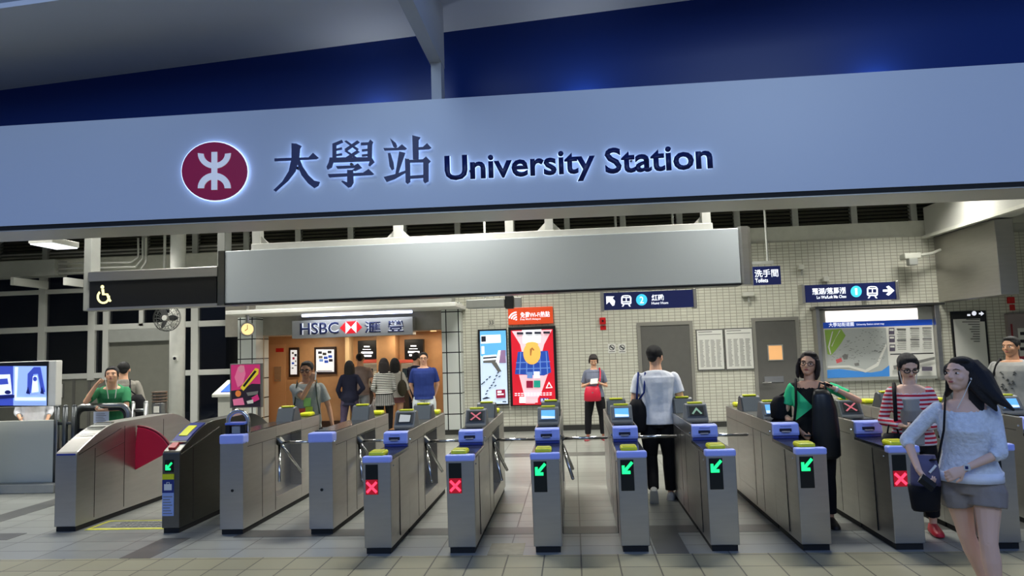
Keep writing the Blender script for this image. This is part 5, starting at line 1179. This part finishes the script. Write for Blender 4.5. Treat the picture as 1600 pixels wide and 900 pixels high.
# --- woman in stripes behind the crossed gate
STR = striped('red_white_stripes', (196, 40, 62), (226, 214, 214), .036)
t, J, hp_, TQ = person('woman with glasses in a red and white striped cardigan looking down', wpos(2.90, 6.50), 1.55, face=-22, sex='f', hyaw=16, hpitch=22, lean=4,
    arms={'a': dict(u=(-.30, .05, -1), f=(.62, -.78, -.10), n=(.3, .3, 1), curl=.8, th=-1), 'b': dict(u=(.25, .0, -1), f=(-.5, -.85, -.1), n=(-.3, .3, 1), curl=.8, th=1)},
    legs={'a': dict(t=(-.02, -.06, -1)), 'b': dict(t=(.04, .16, -1), s=(.02, .2, -1))},
    top=('cardigan', STR, .50, 1.0, .85, .018, 'scoop'), bottom=('trousers', BKC, .9, .014), shoes=mat('sandal_red', (190, 30, 50), .4), hair=('pony', HAIR), skin=SKINP, glasses='thick', voxel=.0055)
b = MB(); b.loft([[TQ(rx * math.cos(a), (ry - q_) * math.sin(a), z) for q_, an in ((0, range(11)), (.03, range(10, -1, -1))) for a in [math.pi * 1.10 + math.pi * .80 * i / 10 for i in an]] for z, rx, ry in ((.505, .085, .098), (.62, .072, .086), (.70, .076, .107), (.762, .066, .092))]); b.build('camisole', mat('grey_camisole', (150, 148, 144), .7), t, smooth=True, remesh=.007)
b = MB(); b.tube([hp_(-.33, -.06, -.15), hp_(-.26, -.25, -.6), hp_(-.05, -.30, -1.0), TQ(0, -.09, .70)], .004, 6); b.tube([hp_(.33, -.06, -.15), hp_(.26, -.25, -.6), hp_(.05, -.30, -1.0)], .004, 6); b.build('earphone_cord', WHITE, t)
b = MB(); b.tube([TQ(-.07, .05, .79), TQ(-.075, .0, .835), TQ(-.078, -.075, .79), TQ(-.08, -.095, .70), TQ(-.082, -.09, .60)], .016, 8); b.build('bag_strap', BKC, t, smooth=True)
ws = lambda p: t.matrix_basis @ V(p)
p = ws(J['a']['wr']) + V((.06, -.09, .02)); b = MB(); b.box(p.x - .035, p.x + .035, p.y - .05, p.y + .06, p.z + .01, p.z + .022); tag(b.build('mobile_phone', PH, None, .004), 'dark phone in the hand of the woman in striped cardigan', 'phone')
p = ws(TQ(-.10, -.07, .50)); bg = thing('handbag', 'dark handbag hanging in front of the woman in striped cardigan', 'bag', p)
b = MB(); b.loft([[(w_ * math.cos(a), .06 * math.sin(a) * 1, z) for a in [2 * math.pi * i / 14 for i in range(14)]] for z, w_ in ((-.16, .10), (-.13, .125), (.02, .115), (.10, .07))]); b.build('pouch', BKC, bg, smooth=True); b = MB(); b.tube([(-.05, 0, .08), (-.03, 0, .17), (.03, 0, .17), (.05, 0, .08)], .008, 8); b.build('handle', BKC, bg, smooth=True)

# --- woman in green with glasses between two gates
GRM = mat('green_black_top', (40, 190, 120), .8, spec=.25); nt_ = GRM.node_tree; pb = nt_.nodes['Principled BSDF']
tc = nt_.nodes.new('ShaderNodeTexCoord'); sp = nt_.nodes.new('ShaderNodeSeparateXYZ'); nt_.links.new(tc.outputs['Object'], sp.inputs[0])
def mth(op, a, b_=None):
    n_ = nt_.nodes.new('ShaderNodeMath'); n_.operation = op
    for i, q_ in enumerate((a, b_)):
        if q_ is None: continue
        if isinstance(q_, (int, float)): n_.inputs[i].default_value = q_
        else: nt_.links.new(q_, n_.inputs[i])
    return n_.outputs[0]
ax = mth('ABSOLUTE', sp.outputs['X']); zz_ = sp.outputs['Z']
lo = mth('LESS_THAN', zz_, mth('SUBTRACT', 1.08, mth('MULTIPLY', ax, .85)))          # dark wedge rising from the hem
hi = mth('GREATER_THAN', zz_, mth('ADD', 1.10, mth('MULTIPLY', ax, 1.15)))         # dark V at the neck
mk = mth('MAXIMUM', lo, hi); mx = nt_.nodes.new('ShaderNodeMix'); mx.data_type = 'RGBA'; nt_.links.new(mk, mx.inputs[0])
mx.inputs[6].default_value = (lin(60), lin(206), lin(140), 1); mx.inputs[7].default_value = (lin(16), lin(18), lin(18), 1); nt_.links.new(mx.outputs[2], pb.inputs['Base Color'])
t, J, hp_, TQ = person('woman with glasses in a green and black top hoisting a bag on her shoulder', wpos(2.20, 6.92), 1.59, face=-16, sex='f', hyaw=-12, hpitch=-2, hroll=8, build=1.08,
    arms={'a': dict(u=(-.30, .02, -1), f=(.55, -.65, -.55), n=(.5, .5, .3), curl=.9, th=-1), 'b': dict(u=(.78, -.30, -.42), f=(-.86, -.20, .50), n=(-.2, .5, -.7), curl=1.0, th=-1)},
    top=('blouse', GRM, .50, .62, 0, .020, 'scoop'), bottom=('trousers', BKC, .95, .012), shoes=SHB, hair=('bob', HAIRB), skin=SKIN, glasses='thin', voxel=.0055)
ws = lambda p: t.matrix_basis @ V(p)
b = MB(); w_, e_ = J['b']['wr'], J['b']['el']; d = (e_ - w_).normalized(); b.cyl(w_ + d * .02, w_ + d * .04, .027, n=14); b.build('wristwatch', SHW, t, smooth=True)
bg = thing('tote_bag', 'big black tote bag held on the shoulder of the woman in green', 'bag', ws((.09, -.20, .93)))
b = MB(); b.loft([[(w_ * math.cos(a) + ox, .07 * math.sin(a) * q_, z) for a in [2 * math.pi * i / 18 for i in range(18)]] for z, w_, q_, ox in ((-.30, .09, .7, .0), (-.27, .118, .8, .01), (-.05, .122, .9, .01), (.14, .11, .8, .01), (.26, .09, .7, .0), (.32, .06, .4, -.01))]); b.build('pouch', mat('black_leather', (14, 17, 19), .35), bg, smooth=True)
for s_ in (-1, 1):
    b = MB(); sh_ = J['b']['wr']; b.tube([V((s_ * .045, 0, .28)), V((.01 + s_ * .02, .01, .38)), ws(V(sh_)) - bg.location + V((s_ * .012 - .03, -.03, .02))], .010, 8); b.build('handle', mat('black_leather'), bg, smooth=True)
b = MB(); b.tube([TQ(-.075, .05, .79), TQ(-.078, .0, .838), TQ(-.08, -.06, .80), TQ(-.085, -.085, .70), TQ(-.10, -.06, .60)], .012, 8); b.build('bag_strap', BKC, t, smooth=True)
bg = thing('handbag', 'black handbag behind the elbow of the woman in green', 'bag', ws((-.27, .03, 1.06)))
b = MB(); b.loft([[(w_ * math.cos(a), .07 * math.sin(a), z) for a in [2 * math.pi * i / 14 for i in range(14)]] for z, w_ in ((-.10, .07), (-.08, .10), (.04, .10), (.10, .06), (.12, .02))]); b.build('pouch', BKC, bg, smooth=True); b = MB(); b.tube([(-.03, 0, .10), (.05, -.01, .15), (.10, -.02, .16)], .010, 8); b.build('handle', BKC, bg, smooth=True)
p = ws(J['a']['wr']) + V((.06, -.06, -.03)); b = MB(); b.box(p.x - .05, p.x + .04, p.y - .03, p.y + .03, p.z - .008, p.z + .008); tag(b.build('wallet', PH, None, .004), 'small dark wallet in the right hand of the woman in green', 'wallet')

# --- man in white tee walking into the hall
t, J, hp_, TQ = person('man in white tee seen from behind walking through the gates', wpos(.915, 8.12), 1.69, build=1.1, face=176, hyaw=-30, hpitch=4,
    arms={'a': dict(u=(-.24, .03, -1), f=(-.02, -.35, -1)), 'b': dict(u=(.22, .05, -1), f=(.02, -.25, -1))},
    legs={'a': dict(t=(-.02, -.05, -1), s=(0, .05, -1)), 'b': dict(t=(.02, .02, -1), s=(-.02, .62, -1), toe=(0, -.55, -.85))},
    top=('tee', WTEE, .49, .62, 0, .026, 'crew'), bottom=('trousers', BKC, .97, .012), shoes=SHW, hair=('crop', HAIR), skin=SKIN)
ws = lambda p: t.matrix_basis @ V(p)
bg = thing('shoulder_bag', 'black shoulder bag on the left shoulder of the man in white tee', 'bag', ws(TQ(.135, .05, .56)))
b = MB(); b.loft([[(w_ * math.cos(a), .075 * math.sin(a), z) for a in [2 * math.pi * i / 16 for i in range(16)]] for z, w_ in ((-.20, .06), (-.17, .115), (-.02, .125), (.08, .10), (.16, .05))]); b.build('pouch', BKC, bg, smooth=True)
for o_ in (-.02, .025):
    b = MB(); b.tube([V((0, 0, .12)), ws(TQ(.105 + o_, .075, .70)) - bg.location, ws(TQ(.090 + o_, .045, .826)) - bg.location, ws(TQ(.090 + o_, -.03, .826)) - bg.location, ws(TQ(.10 + o_, -.085, .72)) - bg.location], .011, 8); b.build('strap', NVC, bg, smooth=True)
b = MB(); b.tube([hp_(.33, -.05, -.15), hp_(.28, -.2, -.45), hp_(.2, -.18, -.9)], .004, 6); b.build('earphone_cord', WHITE, t)

# --- woman by the tiled wall
t, J, hp_, TQ = person('woman in blue-grey tee standing by the tiled wall looking at her phone', wpos(.37, 13.3), 1.56, face=0, sex='f', hpitch=24,
    arms={'a': dict(u=(-.28, .05, -1), f=(.62, -.85, .30), n=(.3, .2, 1), curl=.9, th=-1), 'b': dict(u=(.28, .05, -1), f=(-.62, -.85, .30), n=(-.3, .2, 1), curl=.9, th=1)},
    legs={'a': dict(t=(-.14, 0, -1), s=(-.06, .03, -1)), 'b': dict(t=(.10, 0, -1), s=(.02, .03, -1))},
    top=('tee', cloth('blue_grey_tee', (112, 118, 136)), .50, .75, 0, .018, 'crew'), bottom=('trousers', BKC, .95, .012), shoes=mat('shoe_red', (170, 60, 70), .5), hair=('womanshort', HAIRB), voxel=.008)
ws = lambda p: t.matrix_basis @ V(p); RB = mat('crimson_bag', (206, 24, 58), .45)
bg = thing('shoulder_bag', 'crimson shoulder bag in front of the woman by the tiled wall', 'bag', ws(TQ(-.03, -.125, .55)))
b = MB(); b.loft([[(w_ * math.cos(a), .07 * math.sin(a) * q_, z) for a in [2 * math.pi * i / 16 for i in range(16)]] for z, w_, q_ in ((-.14, .12, .7), (-.12, .155, 1), (0, .15, 1), (.10, .125, .7), (.13, .11, .4))]); b.build('pouch', RB, bg, smooth=True)
b = MB(); b.tube([V((.08, 0, .10)), ws(TQ(.065, -.095, .70)) - bg.location, ws(TQ(.075, -.06, .80)) - bg.location, ws(TQ(.068, -.01, .838)) - bg.location, ws(TQ(.05, .05, .80)) - bg.location], .014, 8); b.build('strap', RB, bg, smooth=True)
b = MB(); b.ell((0, -.075, .02), (.015, .008, .012), nu=8, nv=6); b.build('clasp', CHROME, bg)
p = (ws(J['a']['wr']) + ws(J['b']['wr'])) / 2 + V((0, -.07, .02)); b = MB(); b.loft([[(p.x - .07, p.y, p.z + .06), (p.x + .06, p.y, p.z + .07), (p.x + .07, p.y + .03, p.z + .07), (p.x - .06, p.y + .03, p.z + .06)], [(p.x - .09, p.y - .05, p.z - .03), (p.x + .05, p.y - .05, p.z - .02), (p.x + .06, p.y - .01, p.z - .03), (p.x - .07, p.y - .01, p.z - .04)]]); tag(b.build('folded_paper', PAPER, None, .004), 'folded white papers in the hands of the woman by the tiled wall', 'paper')

# --- man on the phone
t, J, hp_, TQ = person('man with dark glasses and lime badges on his chest talking on a phone', wpos(-3.50, 9.15), 1.63, face=16, hyaw=-14, hpitch=4,
    arms={'a': dict(to=(.048, -.098, .850), pole=(-.3, -.5, -1), n=(.1, 1, 0), curl=.9, th=1, hd=(.3, .12, 1)), 'b': dict(u=(.38, .02, -1), f=(.22, -.42, -1), n=(-.6, -.3, .5), curl=.9, th=1)},
    top=('tee', cloth('pale_grey_tee', (166, 170, 164)), .47, .72, 0, .024, 'crew'), bottom=('trousers', DNM, .97, .012), shoes=SHB, hair=('short', HAIR), skin=SKINT, glasses='thick', voxel=.006)
ws = lambda p: t.matrix_basis @ V(p); STRP = cloth('olive_strap', (64, 80, 70))
for sx in (-1, 1):
    b = MB(); b.tube([TQ(sx * .07, .06, .72), TQ(sx * .078, .05, .80), TQ(sx * .075, .0, .843), TQ(sx * .076, -.062, .80), TQ(sx * .084, -.088, .70), TQ(sx * .10, -.07, .60), TQ(sx * .098, 0, .58)], [(.006, .022)] * 7, 8); b.build('backpack_strap', STRP, t, smooth=True)
for x, z, c in ((-.03, .60, (212, 72, 44)), (.022, .61, (196, 214, 60)), (.01, .68, (150, 206, 110))):
    b = MB(); p = TQ(x, -.105, z); b.box(p.x - .045, p.x + .045, p.y - .012, p.y + .03, p.z - .055, p.z + .055); b.build('badge', mat('badge_%d' % c[0], c, .5), t, .006)
bg = thing('backpack', 'dark olive backpack on the back of the man phoning', 'bag', ws(TQ(0, .13, .66))); b = MB(); b.ell((0, .03, 0), (.15, .085, .22)); b.build('pouch', STRP, bg, smooth=True)
p = ws(J['a']['wr']) + V((.045, -.005, .06)); b = MB(); b.tube([p - V((0, .0, .055)), p + V((.012, 0, .06))], [(.006, .026)] * 2, 4); tag(b.build('mobile_phone', mat('phone_white', (216, 220, 224), .3)), 'white phone held to the ear of the man with dark glasses', 'phone')
p = ws(J['b']['wr']) + V((-.02, -.05, -.05)); b = MB(); b.box(p.x - .10, p.x + .05, p.y - .035, p.y + .035, p.z - .014, p.z + .014); tag(b.build('pouch', PH, None, .006), 'flat dark pouch in the lowered hand of the man phoning', 'pouch')

# --- customers at the cash machines
t, J, hp_, TQ = person('woman with long black hair in navy jacket waiting at the left cash machine', wpos(at(546, 580, 14.3).x, 14.3), 1.58, face=190, sex='f',
    arms={'a': dict(u=(-.55, .25, -1), f=(.5, -.5, -.5)), 'b': dict(u=(.3, .2, -1), f=(-.2, -.5, -.8))}, legs={'a': dict(t=(-.08, 0, -1)), 'b': dict(t=(.10, .06, -1), s=(.08, .1, -1))},
    top=('jacket', cloth('navy_jacket', (30, 32, 52)), .43, 1, .8, .026, 'crew'), bottom=('trousers', cloth('violet_grey', (72, 62, 84)), .95, .010), shoes=SHB, hair=('long', HAIR), voxel=.009)
t, J, hp_, TQ = person('man in taupe tee using the left cash machine', wpos(at(563, 580, 15.2).x, 15.2), 1.72, face=194, hpitch=14,
    arms={'b': dict(u=(.25, -.3, -1), f=(-.1, -1, .1)), 'a': dict(u=(-.30, .12, -1), f=(-.1, -.12, -1))}, top=('tee', cloth('taupe_tee', (124, 108, 100)), .48, .62, 0, .022, 'crew'), bottom=('trousers', cloth('pale_jeans', (150, 154, 158)), .97, .012), shoes=SHB, hair=('short', HAIR), skin=SKINT, voxel=.009)
p = t.matrix_basis @ V(J['a']['wr']); bg = thing('carrier_bag', 'pale plastic carrier bag hanging from the hand of the man in taupe tee', 'bag', p + V((.0, -.03, -.30)))
b = MB(); b.loft([[(w_ * math.cos(a), .06 * math.sin(a), z) for a in [2 * math.pi * i / 12 for i in range(12)]] for z, w_ in ((-.14, .09), (-.11, .12), (.02, .10), (.12, .05), (.20, .012))]); b.build('pouch', mat('carrier_plastic', (196, 188, 182), .4), bg, smooth=True); b = MB(); b.tube([(-.02, 0, .18), (-.01, .0, .25), (.01, 0, .25), (.02, 0, .18)], .006, 6); b.build('handle', mat('carrier_plastic'), bg, smooth=True)
SBW = striped('black_white_stripes', (206, 206, 196), (36, 36, 36), .034)
t, J, hp_, TQ = person('woman with long hair in fine striped top queueing at the right cash machine', wpos(at(600, 580, 14.0).x, 14.0), 1.61, face=192, sex='f', arms={'a': dict(u=(-.2, .1, -1), f=(.3, -.8, -.4)), 'b': dict(u=(.25, .1, -1), f=(-.3, -.8, -.4))},
    top=('striped_top', SBW, .56, 1, .5, .022, 'crew'), bottom=('skirt', striped('speckled_skirt', (46, 46, 46), (176, 176, 170), .018, 'X', .7), .22, .016), hair=('long', HAIRB), shoes=SHB, voxel=.009)
b = MB()
for s_ in 'ab':
    j = J[s_]; b.tube([j['hp'] - V((0, 0, .1)), j['kn'], j['an']], [.088, .064, .045], 12)
b.build('leggings', BKC, t, remesh=.01)
t, J, hp_, TQ = person('woman with dark hair and olive bag beside the woman in fine stripes', wpos(at(617, 580, 14.5).x, 14.5), 1.60, face=190, sex='f', arms={'a': dict(u=(-.35, .1, -1), f=(-.3, -.3, -.8))},
    top=('blouse', cloth('pale_blouse', (196, 192, 182)), .50, 1, .3, .020, 'crew'), bottom=('skirt', cloth('dusky_skirt', (110, 70, 70)), .2, .012), hair=('long', HAIR), shoes=mat('shoe_pink', (190, 30, 70), .4), voxel=.009)
bg = thing('shoulder_bag', 'olive shoulder bag at the side of the woman beside the cash machine queue', 'bag', t.matrix_basis @ TQ(-.10, .12, .62)); b = MB(); b.ell((0, -.02, 0), (.10, .06, .17)); b.build('pouch', cloth('olive_bag', (66, 62, 48)), bg, smooth=True); b = MB(); b.tube([(-.02, 0, .15), (-.02, .04, .33)], .010, 6); b.build('strap', cloth('olive_bag'), bg, smooth=True)
t, J, hp_, TQ = person('man with glasses in royal blue tee and pale shorts, hands behind his back', wpos(at(662, 580, 13.7).x, 13.7), 1.70, face=8, hyaw=4,
    arms={'a': dict(u=(-.22, .22, -1), f=(.28, .42, -.9), curl=.6), 'b': dict(u=(.22, .22, -1), f=(-.28, .42, -.9), curl=.6)}, top=('tee', NVC, .47, .78, 0, .026, 'crew'), bottom=('shorts', cloth('pale_shorts', (196, 204, 206)), .48, .022), shoes=SHB, hair=('short', HAIR), skin=SKIN, glasses='thin', voxel=.0075, build=1.08)
person('person in dark blue half hidden behind the man in royal blue tee', wpos(at(651, 580, 14.9).x, 14.9), 1.70, face=160, hpitch=12, arms={'b': dict(u=(.15, -.4, -1), f=(-.2, -1, 0))}, top=('jacket', cloth('deep_navy', (26, 32, 58)), .48, 1, .9, .022, 'crew'), bottom=('trousers', DNM, .97, .012), shoes=SHB, voxel=.009)

# --- man leaning on the hoop barrier
GRN_ = cloth('green_tee', (52, 128, 84))
t, J, hp_, TQ = person('young man in green tee leaning on the hoop barrier, one hand at his temple', wpos(-6.52, 9.66), 1.68, face=28, lean=20, hyaw=-6, hpitch=-8, hroll=-3,
    arms={'a': dict(to=(-.100, -.10, .895), pole=(-1, -.9, -1.6), n=(.9, .2, -.2), curl=1.2, th=1, hd=(.5, .15, .7)), 'b': dict(to=(-.03, -.20, .70), pole=(1, -.3, -.8), n=(0, .3, 1), curl=.7, th=1)},
    legs={'a': dict(t=(-.05, .08, -1), s=(0, .1, -1)), 'b': dict(t=(.05, .1, -1), s=(0, .1, -1))},
    top=('tee', GRN_, .48, .75, 0, .022, 'crew'), bottom=('trousers', DNM, .97, .012), shoes=SHW, hair=('crop', HAIR), skin=SKIN, voxel=.006)
ws = lambda p: t.matrix_basis @ V(p)
b = MB(); b.tube([hp_(-.35, -.05, -.12), hp_(-.28, -.2, -.5), TQ(-.02, -.08, .76), TQ(.01, -.085, .70)], .006, 6); b.tube([hp_(.3, -.1, -.4), TQ(.03, -.08, .77), TQ(.0, -.085, .68)], .006, 6); b.build('earphone_cord', WHITE, t)
p = ws(J['b']['wr']) + V((-.08, -.03, .035)); b = MB(); M = Matrix.Rotation(.5, 3, 'Y'); b.box(-.055, .055, -.035, .035, -.007, .007); bmesh.ops.transform(b.bm, matrix=(Matrix.Translation(p) @ M.to_4x4()), verts=b.bm.verts); tag(b.build('mobile_phone', mat('phone_silver', (190, 200, 190), .3), None, .004), 'silver phone in the hand of the man leaning on the hoop barrier', 'phone')
# --- man walking away behind him
t, J, hp_, TQ = person('man in grey shirt walking away behind the leaning man, satchel on his right', wpos(-7.06, 10.7), 1.70, face=203, hyaw=8, top=('shirt', cloth('warm_grey_shirt', (140, 136, 126)), .48, 1, .3, .026, 'crew'), bottom=('trousers', DNM, .97, .012), shoes=SHB, hair=('short', HAIR), voxel=.007, build=1.05,
    arms={'a': dict(u=(-.30, .1, -1), f=(.1, -.5, -.9))})
ws = lambda p: t.matrix_basis @ V(p)
bg = thing('satchel', 'black satchel on the back of the man in grey shirt walking away', 'bag', ws(TQ(-.135, .115, .60))); b = MB(); b.loft([[(w_ * math.cos(a), .07 * math.sin(a), z) for a in [2 * math.pi * i / 14 for i in range(14)]] for z, w_ in ((-.2, .10), (-.16, .14), (.08, .13), (.17, .06))]); b.build('pouch', BKC, bg, smooth=True)
b = MB(); b.tube([V((0, 0, .15)), ws(TQ(-.07, .08, .74)) - bg.location, ws(TQ(-.06, .04, .838)) - bg.location, ws(TQ(-.07, -.07, .80)) - bg.location], .012, 8); b.build('strap', BKC, bg, smooth=True)
# --- person behind the screen
t, J, hp_, TQ = person('person in white shirt almost hidden behind the display screen', wpos(-8.02, 10.05), 1.62, face=30, sex='f', arms={'a': dict(u=(-.2, -.1, -1), f=(.3, -.8, -.35)), 'b': dict(u=(.2, -.1, -1), f=(-.1, -.7, -.6))}, top=('shirt', WTEE, .50, 1, .4, .022, 'crew'), bottom=('trousers', DNM, .95, .012), shoes=SHB, hair=('bob', HAIR), voxel=.009)
# --- man at the right edge
t, J, hp_, TQ = person('man in grey printed tee with shoulder strap near the right edge', wpos(at(1580, 545, 8.9).x, 8.9), 1.66, face=-52, hyaw=-8, hpitch=0, build=1.12,
    arms={'a': dict(u=(-.30, .02, -1), f=(-.05, -.3, -1)), 'b': dict(u=(.28, .05, -1), f=(.0, -.3, -1))}, top=('tee', GTEE, .47, .75, 0, .024, 'crew'), bottom=('trousers', DNM, .97, .012), shoes=SHB, hair=('short', HAIR), skin=SKINT, voxel=.006)
b = MB(); b.tube([TQ(-.075, .06, .76), TQ(-.078, .0, .845), TQ(-.082, -.055, .80), TQ(-.105, -.085, .70), TQ(-.118, -.05, .58)], .014, 8); b.build('bag_strap', BKC, t, smooth=True)
random.seed(11); b = MB()
for i in range(34):
    x, z = random.uniform(-.045, .045), random.uniform(.62, .75)
    if random.random() < .3 + abs(x) * 6: continue
    p = TQ(x, -.0885 - .014 * (1 - abs(x) / .06), z); r = random.uniform(.010, .018)
    b.prism([(p.x - r, p.z), (p.x, p.z + r), (p.x + r * 1.2, p.z - r * .4)], 'y', p.y - .010, p.y + .012)
b.build('tee_print', mat('tee_print_ink', (70, 72, 72), .8), t)
